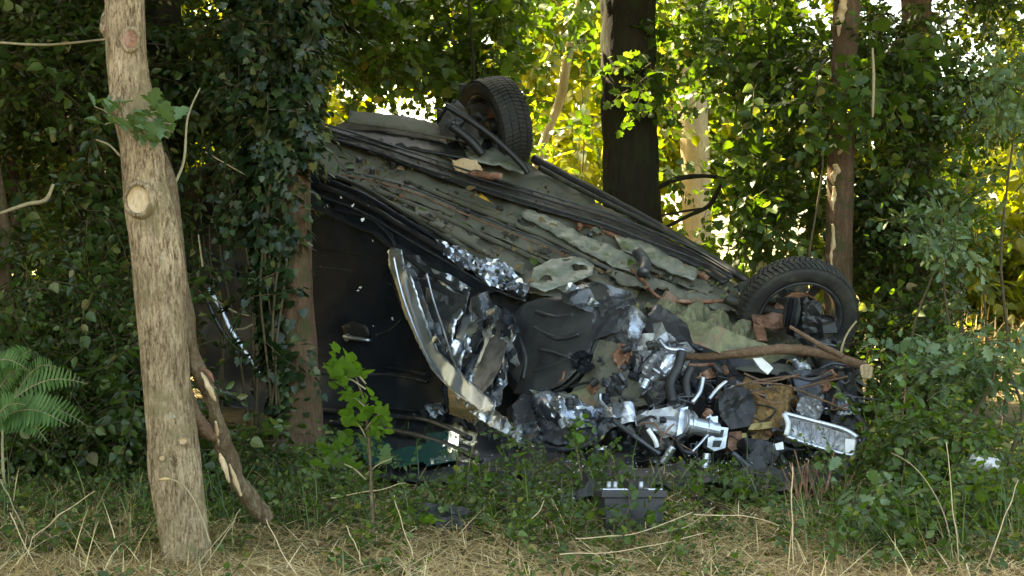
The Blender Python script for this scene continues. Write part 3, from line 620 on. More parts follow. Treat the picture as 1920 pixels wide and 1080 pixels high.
def sheet(name, pts, D, mat, off=0., step=12, amp=0., fr=6., thick=.004, smooth=False, parent=None, dirv=None, wob=0., bulge=0., seed=None, holes=()):
    """a panel cut to an outline, lying on the car's own surface D, crumpled along dirv, with real thickness"""
    seed = seed if seed is not None else int(abs(pts[0][0] * 7 + pts[0][1] * 3 + len(pts)))
    bd = poly_px(pts, step); r = random.Random(seed); nb = len(bd)
    if wob: bd = [q + np.array([r.uniform(-wob, wob), r.uniform(-wob, wob)]) for q in bd]
    allp = [Vector(q) for q in bd]; edges = [(i, (i + 1) % nb) for i in range(nb)]
    x0, y0 = np.min(bd, 0); x1, y1 = np.max(bd, 0); yy = y0; j = 0
    while yy < y1:
        xx = x0 + (step / 2 if j % 2 else 0)
        while xx < x1:
            allp.append(Vector((xx + r.uniform(-.22, .22) * step, yy + r.uniform(-.22, .22) * step))); xx += step
        yy += step * .87; j += 1
    # drop inner points hugging the rim
    ba = np.array(bd); inn = [q for q in allp[nb:] if np.min(np.hypot(ba[:, 0] - q.x, ba[:, 1] - q.y)) > step * .45]
    allp = allp[:nb] + inn
    res = geometry.delaunay_2d_cdt(allp, edges, [], 1, 1e-4); vs, fs = res[0], res[2]
    dirv = AN if dirv is None else np.array(dirv, float); W_ = []
    c0 = np.array([(x0 + x1) / 2, (y0 + y1) / 2]); hs = np.array([(x1 - x0) / 2 + 1, (y1 - y0) / 2 + 1])
    for v in vs:
        p = P(v.x, v.y, D(v.x, v.y) if callable(D) else D) + dirv * off
        if amp: p = p + dirv * (amp * crumple(p, seed, fr))
        if bulge: e = (np.array(v) - c0) / hs; p = p + dirv * bulge * max(0, 1 - e @ e)
        W_.append(p)
    fs = [q for q in fs if not any(((np.mean([vs[i].x for i in q]) - hx) / ha) ** 2 + ((np.mean([vs[i].y for i in q]) - hy) / hb) ** 2 < 1 for hx, hy, ha, hb in holes)]
    # orient toward the camera
    out = []
    for q in fs:
        a, b, c = W_[q[0]], W_[q[1]], W_[q[2]]
        out.append(q if np.cross(b - a, c - a) @ (CAM - a) > 0 else q[::-1])
    me = pymesh(name, W_, out)
    o = link(name, me, [mat], parent or car, smooth=smooth)
    md = o.modifiers.new('thickness', 'SOLIDIFY'); md.thickness = thick; md.offset = -1
    return o
TC = np.array([-.15, -.95, .25]); TC /= np.linalg.norm(TC)   # outward of the car's near flank and torn front
DF = lambda o: (lambda x, y: DS(x, y) + o)
def bar(name, pts, mat, D=DU, off=0, r=4, seg=None, parent=None, sides=8, **k):
    """pts: (px, py[, extra offset m]) rod along the car surface"""
    pr = []
    for q in pts:
        e = q[2] if len(q) > 2 else 0; rr = q[3] if len(q) > 3 else r; d = D(q[0], q[1]); pr.append((*(P(q[0], q[1], d - e) + AN * off), rr / f * d))
    return tube(name, pr, mat, parent or car, sides, seg or max(4, len(pts) * 5), **k)

# ---- underside
sheet('floor_pan', [(592, 250), (650, 215), (760, 228), (870, 262), (1000, 303), (1130, 372), (1290, 462), (1380, 520), (1480, 585), (1590, 672), (1560, 705), (1400, 690), (1290, 650), (1190, 590), (1105, 560), (995, 545), (930, 505), (870, 462), (760, 395), (690, 345), (600, 322)],
      DU, 'underseal', -.03, 11, .028, 3.2, .006, True, wob=2)
sheet('body_shell', [(430, 262), (520, 235), (600, 215), (760, 240), (900, 290), (1000, 330), (1130, 400), (1290, 490), (1400, 560), (1580, 690), (1560, 760), (1300, 720), (1150, 640), (1000, 560), (860, 500), (700, 400), (560, 330), (440, 320)], DU, 'plastic_black', -.16, 30, .03, 2, .01)
# long raised members
def strip(name, top, bot, mat, off=.0, amp=.004, step=8, parent=None, **k):
    return sheet(name, top + bot[::-1], DU, mat, off, step, amp, 9, .012, True, wob=.8, parent=parent, **k)
bd = strip('sill_rail', [(598, 238), (680, 262), (760, 290), (860, 322), (950, 350), (1040, 378), (1130, 405), (1220, 440), (1300, 475), (1375, 522)], [(596, 258), (680, 283), (760, 314), (860, 350), (950, 378), (1040, 405), (1130, 431), (1210, 464), (1290, 496), (1355, 535)], 'plastic_black', .02)
for s_, mt, rr in ((2, 'panel_grey', 1.8), (11, 'plastic_black', 2.2), (24, 'panel_grey', 1.6)):  # grey edge rods stand in for highlights, the black one is a rib
    bar('rail_rib_and_glint', [(600 + s_ * .1, 240 + s_), (680, 264 + s_), (760, 291 + s_), (860, 324 + s_), (950, 352 + s_), (1040, 380 + s_), (1130, 407 + s_), (1220, 442 + s_), (1300, 477 + s_ * .8), (1370, 520 + s_ * .5)], mt, off=.045, r=rr, seg=60, parent=bd, rough=.12)
sp2 = strip('brake_pipe_cover', [(655, 222), (760, 232), (860, 256), (905, 275)], [(650, 242), (760, 258), (860, 278), (900, 288)], 'underseal', .06)
strip('axle_beam', [(600, 246), (700, 252), (800, 268), (890, 290)], [(600, 258), (700, 274), (800, 292), (880, 306)], 'plastic_black', .03, .008)
strip('tank_cover', [(640, 262), (720, 268), (800, 290), (850, 312)], [(690, 275), (760, 300), (830, 322), (855, 326)], 'underseal', .02)
for q in ([(700, 352), (820, 400), (930, 450), (1040, 500), (1120, 545)], [(770, 340), (900, 392), (1020, 440), (1120, 490), (1230, 545)], [(850, 372), (960, 412), (1060, 452)], [(660, 345), (760, 392), (870, 448), (960, 500)],
          [(820, 352), (940, 398), (1050, 445), (1180, 508), (1300, 560), (1420, 590)]):
    bar('floor_rib', q, 'underseal', off=-.012, r=5, seg=30, rough=.25, sides=8)
strip('heat_shield', [(985, 398), (1040, 420), (1090, 448), (1150, 470), (1205, 500)], [(975, 412), (1030, 440), (1080, 470), (1140, 502), (1190, 520)], 'heat_shield', .03, .012)
strip('heat_shield', [(1150, 448), (1210, 462), (1260, 490), (1310, 516)], [(1165, 475), (1215, 497), (1260, 520), (1300, 534)], 'heat_shield', .03, .01)
strip('jacking_plate', [(870, 292), (930, 292), (985, 318)], [(880, 312), (935, 322), (980, 338)], 'heat_shield', .05, .02)
# pressings, pipes, bolts and drain plugs of the floor
for (q, h) in (([(720, 330), (770, 345), (860, 385), (850, 402), (760, 368), (712, 345)], .015), ([(880, 400), (960, 432), (1040, 468), (1028, 486), (940, 448), (872, 418)], .015), ([(780, 385), (840, 412), (900, 445), (890, 460), (820, 425), (775, 398)], .012), ([(920, 462), (985, 492), (980, 512), (930, 490)], .015), ([(720, 245), (800, 262), (860, 285), (850, 300), (790, 280), (715, 258)], .03),
               ([(1200, 472), (1270, 500), (1340, 540), (1330, 555), (1260, 525), (1195, 492)], .02), ([(1060, 480), (1130, 512), (1200, 545), (1190, 562), (1120, 530), (1050, 498)], .02)):
    sheet('floor_pressing', q, DU, 'underseal', h * .3 - .008, 6, .012, 5, .005, True, wob=.4)
bar('fuel_pipe', [(640, 322), (760, 352), (880, 400), (1000, 448), (1120, 500), (1240, 552), (1330, 580)], 'panel_grey', DU, .012, 1.6, 60, rough=.2)
bar('brake_pipe', [(640, 330), (750, 356), (880, 408), (1000, 458), (1110, 504), (1200, 545)], 'rust', DU, .012, 1.3, 60, rough=.2)
bar('exhaust_pipe', [(900, 345), (1000, 378), (1100, 415), (1180, 450), (1260, 486), (1330, 520)], 'rust', DU, -.012, 7, 40, rough=.15)
rq = random.Random(9)
for k in range(44):
    t = rq.random(); x = 640 + 700 * t; y = np.interp(x, [640, 1340], [250, 500]) + rq.random() * np.interp(x, [640, 1000, 1340], [70, 160, 60]); d = DU(x, y); p0 = P(x, y, d); s = rq.uniform(3, 7) / f * d
    tube('drain_plug', [(*(p0 - AN * .03), s), (*(p0 + AN * .004), s), (*(p0 + AN * .010), s * .8)], rq.choice(['rubber', 'rust', 'panel_grey', 'underseal_dark']), car, 8, None, False)
for k in range(9):   # mud and torn underseal flaps
    t = rq.random(); x = 640 + 700 * t; y = np.interp(x, [640, 1340], [262, 510]) + rq.random() * np.interp(x, [640, 1000, 1340], [70, 150, 50]); s = rq.uniform(8, 22)
    sheet('underseal_flap', [(x - s, y - s * .2), (x - s * .2, y - s * .4), (x + s, y + s * .1), (x + s * .5, y + s * .5), (x - s * .4, y + s * .3)], DU, rq.choice(['underseal_dark', 'heat_shield', 'moss_rust', 'underseal', 'underseal_dark']), .008, 6, .02, 9, .003, wob=1, seed=500 + k)
bp = sheet('bracket_plate', [(990, 548), (998, 518), (1030, 498), (1075, 492), (1112, 508), (1108, 530), (1060, 548), (1020, 560)], DU, 'heat_shield', .05, 6, .015, 6, .006, True, holes=[(1085, 513, 15, 6), (1022, 535, 12, 6), (1060, 500, 6, 3)])
# near sill: dark seam, scratched metal
for s_, mt, rr in ((2, 'underseal_dark', 4), (14, 'paint_black', 4), (30, 'plastic_black', 6), (48, 'panel_grey', 2.5)):
    bar('sill_seam', [(598, 318 + s_), (680, 350 + s_), (760, 398 + s_), (860, 460 + s_ * .9), (930, 505 + s_ * .8), (985, 545 + s_ * .4)], mt, DS, r=rr, seg=44, rough=.3)
sheet('sill_metal', [(846, 462), (868, 468), (900, 488), (935, 488), (960, 505), (992, 540), (985, 556), (950, 545), (915, 540), (890, 512), (860, 500)], DS, 'silver', 0.03, 6, .05, 9, .003, dirv=TC, wob=2)
sheet('sill_metal', [(815, 448), (835, 455), (862, 480), (880, 505), (868, 508), (835, 480)], DS, 'silver', 0.03, 6, .04, 12, .003, dirv=TC, wob=2)
sheet('sill_panel', [(600, 335), (690, 370), (780, 430), (860, 500), (930, 545), (880, 560), (800, 500), (730, 440), (650, 400), (600, 392)], DS, 'paint_black', -.01, 12, .02, 5, .004, dirv=TC)
# ---- near flank
dr = sheet('door', [(560, 380), (640, 390), (690, 402), (735, 438), (748, 480), (742, 530), (765, 590), (800, 650), (832, 715), (838, 772), (812, 792), (740, 780), (660, 790), (590, 770), (560, 700)], DS, 'paint_black', 0, 9, .007, 2.5, .02, True, dirv=TC, bulge=.03, wob=1)
bar('door_crease', [(588, 640), (640, 666), (700, 684), (760, 695), (806, 704)], 'paint_black', DS, .0, 5, 24, dr)
bar('door_crease', [(600, 700), (660, 700), (740, 704), (800, 716)], 'panel_grey', lambda x, y: DS(x, y) - .03, .0, 3, 24, dr)  # lighter grey stands in for the highlight along the crease
for q in ([(594, 388), (640, 396), (692, 410), (730, 444), (744, 482), (738, 530), (762, 592), (797, 652), (828, 716)], [(600, 470), (680, 478), (738, 500)], [(596, 765), (700, 764), (800, 772), (832, 762)]): bar('shut_line', q, 'plastic_black', lambda x, y: DS(x, y) - .022, 0, 2.2, 50, dr)
bar('body_line', [(600, 500), (660, 508), (735, 534)], 'panel_grey', lambda x, y: DS(x, y) - .024, 0, 1.2, 24, dr)
bar('dent_rim', [(705, 628), (724, 622), (740, 612), (751, 600)], 'panel_grey', lambda x, y: DS(x, y) - .035, 0, 1.8, 14, dr)
sheet('handle_recess', [(640, 612), (660, 602), (686, 610), (694, 628), (680, 642), (650, 640)], lambda x, y: DS(x, y) - .072, 'plastic_black', .0, 8, 0, 6, .006, True, parent=dr, dirv=TC)
h = ptube('door_handle', [(646, 631, DS(646, 631) - .05, 4), (652, 632, DS(652, 632) - .09, 4.5), (672, 635, DS(672, 635) - .10, 4.5), (690, 638, DS(690, 638) - .09, 4), (695, 639, DS(695, 639) - .05, 3)], 'silver_clean', dr, 10, 18)
sheet('lock_barrel', [(645, 628), (652, 626), (657, 632), (652, 640), (645, 638)], lambda x, y: DS(x, y) - .09, 'silver_clean', 0, 5, 0, 6, .01, parent=dr)
sheet('rear_quarter', [(330, 330), (430, 270), (600, 320), (575, 500), (580, 780), (470, 790), (380, 740), (345, 560)], DS, 'paint_black', -.06, 20, .02, 2.5, .01, True, dirv=TC)
for (x, y, r_) in [(676, 541, 4), (671, 545, 3), (735, 598, 4), (700, 612, 2), (662, 385, 4), (680, 412, 4), (700, 452, 3), (640, 370, 3), (690, 384, 2), (612, 386, 6)]:
    d = DS(x, y) - .09; c = P(x, y, d)
    V = [c + np.array([random.uniform(-1, 1), random.uniform(-.4, .4), random.uniform(-1, 1)]) * r_ / f * d for _ in range(6)]
    link('paint_chip', pymesh('paint_chip', V, [[0, 1, 2], [2, 3, 4], [4, 5, 0], [0, 2, 4], [1, 3, 5]]), ['white_paint'], car)
# window trim left of the ivy trunk
ptube('window_trim', [(390, 540, 8.3, 4), (402, 560, 8.3, 6), (416, 585, 8.3, 5), (432, 618, 8.3, 6), (446, 640, 8.3, 6), (462, 664, 8.3, 5), (476, 684, 8.3, 2.5), (492, 706, 8.3, 1)], 'silver_clean', car, 8, 40, rough=.35, rfreq=40)
ptube('window_seal', [(382, 545, 8.32, 4), (400, 590, 8.32, 4), (420, 625, 8.32, 4), (446, 665, 8.32, 3)], 'panel_grey', car, 8, 20, rough=.3)
sheet('roof_edge', [(356, 712), (375, 716), (410, 726), (450, 744), (420, 742), (372, 732)], 8.6, 'heat_shield', 0, 7, .005, 9, .005, True)
DG = lambda x, y: min(DS(x, y), .955 * 2990 / max(60, y - 450))
# crushed lower flank, roof and glass
sheet('crushed_roof', [(590, 765), (700, 775), (830, 770), (900, 800), (960, 850), (1010, 930), (960, 940), (860, 905), (740, 900), (640, 880), (590, 850)], DG, 'paint_black', 0, 10, .035, 2.6, .006, dirv=TC)
for q in ([(600, 776), (700, 786), (800, 796), (880, 830)], [(620, 800), (720, 812), (820, 836), (900, 872)]): bar('roof_seam', q, 'plastic_black', DG, .03, 6, 24)
sheet('crushed_pillar', [(740, 795), (790, 770), (835, 758), (838, 785), (805, 812), (770, 830), (742, 822)], DS, 'panel_grey', .02, 5, .05, 11, .003, dirv=TC, wob=2)
sheet('crushed_pillar', [(800, 762), (830, 756), (836, 776), (812, 788)], DS, 'silver', .05, 5, .04, 16, .003, dirv=TC, wob=2)
for q in ([(665, 830), (700, 815), (735, 835), (725, 868), (690, 872)], [(735, 845), (800, 828), (800, 862), (740, 876)], [(800, 812), (862, 806), (856, 862), (795, 868)], [(790, 858), (842, 852), (842, 864), (800, 872)]):
    sheet('glass_shard', q, lambda x, y: DG(x, y) - .22, 'glass_teal', 0, 12, .012, 6, .005, dirv=TC)

# ---- torn front wing
E0 = lambda x, y: DS(x, y) - .19 - max(0, y - 480) / 290 * .36
DWG = lambda o: (lambda x, y: DS(x, y) - o - max(0, y - 480) / 290 * .36)
def fs(name, pts, mat, off=0., amp=.03, fr=9, step=6, wob=1., smooth=False, th=.003, D=DS, seed=None): return sheet(name, pts, D, mat, off, step, amp * 1.35, fr * .30, th, smooth, dirv=TC, wob=wob, seed=seed)
fs('wheel_house', [(748, 490), (800, 500), (900, 545), (980, 560), (1150, 580), (1200, 620), (1160, 720), (1000, 780), (900, 770), (830, 690), (770, 570)], 'plastic_black', -.16, .08, 4, 12)
fs('crushed_wing', [(738, 482), (760, 480), (800, 512), (850, 528), (890, 545), (935, 575), (958, 600), (950, 650), (948, 720), (935, 760), (900, 765), (850, 735), (815, 700), (790, 645), (765, 590)], 'wing_metal', -.04, .10, 9, 6, D=DWG(0))
fs('crushed_wing', [(800, 540), (850, 560), (860, 610), (840, 660), (815, 640), (795, 590)], 'wing_metal', -.01, .05, 7, 6, D=DWG(0))
fs('wing_edge', [(735, 480), (742, 472), (762, 478), (765, 500), (782, 530), (800, 590), (816, 634), (832, 668), (858, 694), (880, 712), (910, 740), (940, 768), (925, 786), (885, 762), (850, 732), (818, 700), (795, 655), (768, 600), (750, 540), (738, 510)], 'silver_clean', .13, .03, 6, 5, smooth=True, D=DWG(0))
fs('wing_edge', [(760, 505), (785, 515), (800, 560), (818, 610), (838, 660), (862, 712), (850, 720), (820, 680), (798, 640), (780, 590), (768, 545)], 'silver', .10, .05, 9, 5, D=DWG(0))
bar('wing_flange', [(738, 482), (746, 520), (760, 570), (785, 635), (812, 690), (850, 732), (900, 768)], 'silver_clean', E0, 0, 2.5, 50)
bar('wing_flange', [(800, 512), (812, 560), (832, 620), (852, 680), (880, 720)], 'silver', E0, 0, 2, 40)
fs('wing_edge', [(752, 480), (790, 484), (802, 500), (782, 502), (762, 492)], 'silver', .05, .03, 12, 5)
fs('wing_panel', [(778, 520), (840, 530), (882, 545), (872, 590), (848, 628), (836, 640), (815, 620), (795, 580)], 'panel_grey', .0, .04, 5, 6, smooth=True, D=DWG(0))
fs('wing_rib', [(808, 505), (850, 520), (888, 545), (882, 558), (850, 552), (830, 535)], 'silver', .05, .04, 12, 5)
fs('wing_rib', [(866, 578), (852, 592), (844, 630), (838, 680), (852, 695), (856, 670), (852, 640), (860, 605), (872, 590)], 'silver', .06, .02, 8, 5, smooth=True, D=DWG(0))
fs('inner_wing', [(868, 595), (885, 588), (882, 620), (870, 645), (856, 640), (858, 615)], 'silver_clean', .05, .04, 12, 5, smooth=True, D=DWG(0))
fs('inner_wing', [(842, 660), (858, 640), (880, 650), (872, 680), (862, 705), (850, 690)], 'silver', .05, .05, 10, 5, smooth=True, D=DWG(0))
fs('inner_wing', [(882, 560), (915, 548), (925, 580), (910, 600), (888, 600)], 'panel_grey', .03, .06, 10, 5, D=DWG(0))
fs('inner_wing', [(915, 585), (935, 580), (938, 625), (922, 635), (912, 618)], 'silver', .03, .05, 12, 5, D=DWG(0))
fs('inner_wing', [(884, 610), (906, 600), (912, 650), (895, 665), (880, 655)], 'panel_grey', .03, .06, 10, 5, D=DWG(0))
fs('box_member', [(925, 643), (935, 636), (958, 650), (948, 690), (930, 725), (912, 742), (893, 722), (905, 690)], 'panel_grey', .13, .004, 3, 8, D=DWG(0))
fs('box_member', [(917, 640), (930, 633), (936, 645), (912, 688), (898, 718), (888, 708), (900, 680)], 'silver', .09, .02, 8, 5, D=DWG(0))
fs('fold', [(855, 728), (885, 722), (905, 735), (935, 755), (932, 775), (905, 765), (875, 752)], 'silver_clean', .06, .05, 12, 5, smooth=True, D=DWG(0))
fs('fold', [(884, 722), (890, 700), (900, 715), (915, 745), (896, 768)], 'silver_clean', .08, .05, 14, 5, D=DWG(0))
fs('fold', [(885, 775), (925, 768), (950, 785), (968, 812), (955, 818), (920, 800)], 'silver', .06, .05, 10, 5, D=DWG(0))
fs('fold', [(815, 700), (860, 712), (872, 730), (850, 735)], 'panel_grey', .05, .03, 9, 5)
fs('arch_liner', [(958, 592), (980, 570), (1020, 556), (1080, 560), (1118, 575), (1122, 610), (1112, 650), (1090, 690), (1055, 722), (1010, 742), (965, 740), (948, 715), (952, 650)], 'liner', .02, .03, 3.2, 9, smooth=True, th=.006)
rs = random.Random(5)
for k in range(34):
    x = rs.uniform(852, 962); y = rs.uniform(565, 745) if x > 880 else rs.uniform(640, 740); ln = rs.uniform(22, 60); w_ = rs.uniform(4, 11); a_ = rs.uniform(-.55, .35) + (x - 900) * .004
    dx, dy = math.sin(a_) * ln / 2, math.cos(a_) * ln / 2
    q = [(x - dx - w_ * .6, y - dy), (x - dx + w_ * .4, y - dy - 4), (x + w_, y), (x + dx + w_ * .5, y + dy), (x + dx - w_ * .3, y + dy + 5), (x - w_, y)]
    dv = TC + np.array([rs.uniform(-1.2, 1.2), 0, rs.uniform(-.5, .5)]); sheet('torn_strip', q, DWG(.06), rs.choice(['silver', 'silver', 'silver_clean', 'panel_grey', 'paint_black', 'paint_black']), 0, 5, .05, 5, .002, rs.random() < .5, dirv=dv / np.linalg.norm(dv), wob=.6, seed=300 + k)
sheet('nose_shadow_sheet', [(930, 800), (1100, 850), (1300, 885), (1480, 880), (1600, 860), (1560, 925), (1400, 915), (1200, 920), (1040, 945), (960, 890)], lambda x, y: .955 * 2990 / max(60, y - 450), 'plastic_black', 0, 14, .08, 4, .005)  # black sheet added as the shadow under the nose
bar('liner_rim', [(1118, 578), (1124, 610), (1114, 652), (1092, 694), (1056, 728), (1008, 748)], 'plastic_black', DS, .0, 5, 30)
bar('liner_crease', [(1010, 655), (1040, 662), (1070, 672)], 'liner', lambda x, y: DS(x, y) - .03, 0, 3, 14)
for q in ([(1005, 590), (1040, 600), (1075, 596)], [(1000, 620), (1045, 640), (1085, 632)], [(975, 640), (985, 680), (980, 715)], [(1000, 700), (1040, 690), (1070, 668)], [(958, 600), (968, 640), (965, 700)]): bar('liner_crease', q, 'liner', lambda x, y: DS(x, y) + .01, .02, 4, 20, rough=.5)
fs('liner_fold', [(955, 640), (975, 630), (985, 680), (972, 720), (955, 700)], 'liner', .04, .04, 7, 7)
# arch, and a black backing sheet as shade behind the nose parts
fs('nose_shade_backing', [(1115, 600), (1180, 570), (1290, 600), (1420, 640), (1600, 690), (1625, 780), (1610, 870), (1500, 905), (1330, 900), (1180, 905), (1040, 900), (960, 850), (930, 790), (1000, 750), (1080, 720)], 'plastic_black', -.26, .1, 3.2, 16)
fs('cross_member', [(1050, 545), (1110, 530), (1180, 545), (1195, 570), (1150, 592), (1100, 585), (1060, 572)], 'panel_grey', .02, .06, 7, 6)
fs('torn_floor', [(1045, 545), (1075, 535), (1110, 560), (1140, 580), (1100, 575)], 'silver', .04, .03, 9, 6)
fs('scuttle', [(1110, 600), (1150, 590), (1175, 580), (1200, 590), (1190, 620), (1150, 628), (1112, 640)], 'panel_grey', .02, .04, 7, 6)
fs('dirty_panel', [(1110, 680), (1125, 640), (1160, 650), (1175, 690), (1200, 720), (1235, 740), (1215, 760), (1150, 768), (1090, 765), (1062, 742), (1085, 715)], 'underseal', .03, .07, 5, 7)
fs('dirty_panel', [(1060, 742), (1100, 730), (1120, 760), (1098, 772), (1065, 765)], 'moss_rust', .06, .03, 8, 6)
fs('crushed_slam_panel', [(990, 742), (1060, 736), (1110, 765), (1190, 758), (1196, 792), (1150, 806), (1120, 838), (1050, 848), (985, 846), (950, 800)], 'wing_metal', .05, .10, 7, 6, 1)
fs('torn_panel', [(1120, 585), (1190, 578), (1215, 600), (1200, 640), (1175, 690), (1150, 655), (1112, 640)], 'wing_metal', .02, .08, 7, 6, 1)
fs('torn_panel', [(1285, 600), (1400, 640), (1480, 668), (1440, 690), (1350, 672), (1300, 650)], 'moss_rust', .08, .06, 7, 6, 1)
fs('torn_panel', [(1480, 700), (1560, 690), (1590, 730), (1560, 780), (1500, 760)], 'panel_grey', .02, .07, 7, 7, 1)
for q, mt in (([(1000, 735), (1040, 738), (1085, 745), (1098, 770), (1120, 800), (1085, 808), (1040, 800), (1012, 770)], 'silver'), ([(1030, 745), (1062, 750), (1070, 790), (1040, 785)], 'silver_clean'),
              ([(955, 770), (985, 740), (1005, 775), (1015, 820), (985, 845), (965, 812)], 'panel_grey'), ([(985, 800), (1010, 795), (1022, 835), (1000, 850)], 'silver'),
              ([(890, 790), (935, 800), (985, 840), (975, 862), (930, 838), (895, 808)], 'panel_grey'), ([(1085, 768), (1150, 760), (1160, 790), (1125, 800), (1095, 792)], 'silver'),
              ([(1020, 805), (1060, 812), (1108, 812), (1100, 832), (1050, 838), (1024, 828)], 'panel_grey'), ([(1135, 770), (1180, 760), (1195, 775), (1160, 792), (1140, 790)], 'silver_clean')):
    fs('crushed_slam_panel', q, mt, .08, .07, 10, 5, 2)
# subframe and mossy members on top of the nose
strip('subframe', [(1120, 520), (1200, 530), (1300, 560), (1400, 570), (1470, 590), (1500, 600)], [(1180, 548), (1240, 560), (1310, 585), (1400, 608), (1440, 612), (1490, 606)], 'underseal', .05, .03)
sheet('subframe', [(1205, 575), (1260, 568), (1330, 590), (1395, 620), (1420, 640), (1400, 668), (1350, 680), (1300, 672), (1255, 640)], DU, 'moss_rust', .05, 7, .07, 6, .006, wob=2)
strip('subframe', [(1225, 596), (1260, 620), (1300, 645), (1322, 660)], [(1208, 620), (1240, 645), (1280, 670), (1310, 688)], 'panel_grey', .10, .01)
strip('wishbone', [(1370, 560), (1420, 545), (1480, 552), (1520, 575)], [(1390, 585), (1430, 592), (1480, 600), (1510, 592)], 'underseal_dark', .1, .03)
strip('rusty_bracket', [(1400, 618), (1440, 614), (1490, 622)], [(1405, 632), (1440, 642), (1485, 636)], 'rust', .1, .02)
strip('rusty_bracket', [(1405, 625), (1425, 628)], [(1412, 665), (1432, 668)], 'rust', .1, .01)
bar('pinch_seam', [(1180, 520), (1205, 545), (1235, 575), (1300, 582), (1380, 580), (1450, 588)], 'rust', DU, .06, 3.5, 26, rough=.3)
bar('pipe', [(1190, 500), (1205, 520), (1200, 540)], 'panel_grey', DU, .1, 12, 12)
bar('edge_seam', [(1000, 303), (1130, 372), (1290, 462), (1380, 520), (1420, 545)], 'plastic_black', DU, .02, 8, 40, rough=.2)
bar('edge_seam', [(1010, 322), (1130, 385), (1270, 455), (1360, 505)], 'underseal_dark', DU, .03, 5, 40, rough=.3)
bar('tie_rod', [(1500, 618), (1530, 640), (1570, 662)], 'plastic_black', DU, .06, 7, 14)
# engine bay pieces, largest first
E_ = lambda o: (lambda x, y: DS(x, y) - o)
def blk(name, pts, mat, front=.06, depth=.14, amp=.006, fr=9, step=8, smooth=False, parent=None, wob=.25):
    return sheet(name, pts, E_(front), mat, 0, step, amp, fr, depth, smooth, dirv=TC, wob=wob, parent=parent)
gb = blk('gearbox', [(1190, 785), (1212, 770), (1240, 766), (1275, 758), (1282, 775), (1272, 815), (1245, 822), (1215, 802), (1192, 798)], 'alloy', .10, .16, .02, step=12, wob=0)
blk('gearbox_flange', [(1276, 765), (1290, 762), (1284, 820), (1268, 826)], 'silver_clean', .13, .05, .004, parent=gb)
def cyl(name, x0, y0, x1, y1, r, mat, o=.1, parent=None, prof=None, sides=20, rough=0):
    prof = prof or [(0, 1), (.1, 1), (.12, 1.12), (.2, 1.12), (.22, .95), (.6, .95), (.62, 1.08), (.75, 1.08), (.77, .9), (1, .9)]
    rows = []
    for t, k in prof:
        x, y = x0 + (x1 - x0) * t, y0 + (y1 - y0) * t; d = DS(x, y) - o; rows.append((*P(x, y, d), r * k / f * d))
    return tube(name, rows, mat, parent or car, sides, None, False, rough=rough)
cyl('starter_motor', 1286, 795, 1345, 808, 17, 'silver_clean', .14)
cyl('bell_housing', 1278, 792, 1300, 797, 24, 'alloy', .10)
blk('alloy_bracket', [(1332, 782), (1346, 780), (1346, 800), (1366, 802), (1360, 840), (1340, 846), (1326, 838)], 'silver_clean', .16, .05, .004)
for q in ([(1342, 806), (1358, 806), (1355, 820), (1340, 820)], [(1338, 826), (1354, 826), (1350, 838), (1336, 838)]): blk('bracket_pocket', q, 'plastic_black', .165, .03, 0)
blk('brown_connector', wob=0, step=60, pts=[(1368, 810), (1390, 808), (1392, 838), (1372, 846), (1364, 838)], mat='rust', front=.12, depth=.08, amp=.003)
blk('brown_connector', [(1391, 812), (1400, 812), (1399, 836), (1392, 838)], 'gold', .11, .06, 0, step=60, wob=0)
cyl('pulley', 1372, 765, 1392, 752, 42, 'plastic_black', .10, prof=[(0, .2), (0, .55), (.1, .6), (.3, .96), (.4, 1.0), (.6, .97), (.7, 1), (.9, .97), (1, .9)], sides=28)
blk('engine_cover', [(1345, 735), (1385, 722), (1410, 735), (1418, 770), (1405, 800), (1370, 805), (1350, 780)], 'plastic_black', .14, .1, .03, 6, smooth=False)
blk('oil_filter', [(1405, 730), (1450, 722), (1485, 720), (1480, 760), (1462, 800), (1440, 825), (1410, 822), (1402, 780)], 'brown_core', .08, .16, .03, 12, 6)
blk('brass_fitting', [(1402, 796), (1430, 792), (1448, 790), (1446, 802), (1420, 806), (1404, 806)], 'gold', .14, .05, .01)
rd = blk('radiator', [(1472, 778), (1530, 795), (1585, 812), (1608, 822), (1602, 852), (1560, 846), (1510, 832), (1474, 815)], 'alloy', .16, .07, .012, 8, 6)
bar('radiator_frame', [(1470, 775), (1520, 788), (1580, 804), (1608, 820)], 'silver_clean', E_(.20), 0, 5, 16, rd, rough=.15)
bar('radiator_frame', [(1474, 818), (1520, 834), (1570, 848), (1602, 854)], 'silver_clean', E_(.20), 0, 4, 16, rd, rough=.2)
bar('radiator_frame', [(1470, 776), (1478, 795), (1474, 816)], 'white_paint', E_(.21), 0, 5, 8, rd)
blk('radiator_tank', [(1585, 822), (1604, 824), (1600, 852), (1582, 848)], 'white_paint', .2, .03, .004, parent=rd)
for k in range(8): bar('cooling_fin', [(1488 + k * 11, 786 + k * 3.2), (1484 + k * 11, 815 + k * 3.2)], 'alloy', E_(.175), 0, 1.2, 4, rd)
blk('headlamp_shell', [(1500, 745), (1530, 740), (1545, 765), (1535, 785), (1505, 780), (1492, 768)], 'alloy', .1, .05, .04, 12, 5)
blk('side_duct', [(1545, 690), (1600, 690), (1612, 770), (1600, 812), (1560, 800), (1548, 740)], 'plastic_black', .05, .15, .02)
blk('white_clip', [(1412, 672), (1428, 670), (1450, 690), (1440, 702), (1425, 690)], 'white_paint', .22, .015, .006)
blk('white_clip', wob=0, step=60, pts=[(1453, 832), (1468, 828), (1470, 842), (1455, 844)], mat='white_paint', front=.22, depth=.03, amp=0)
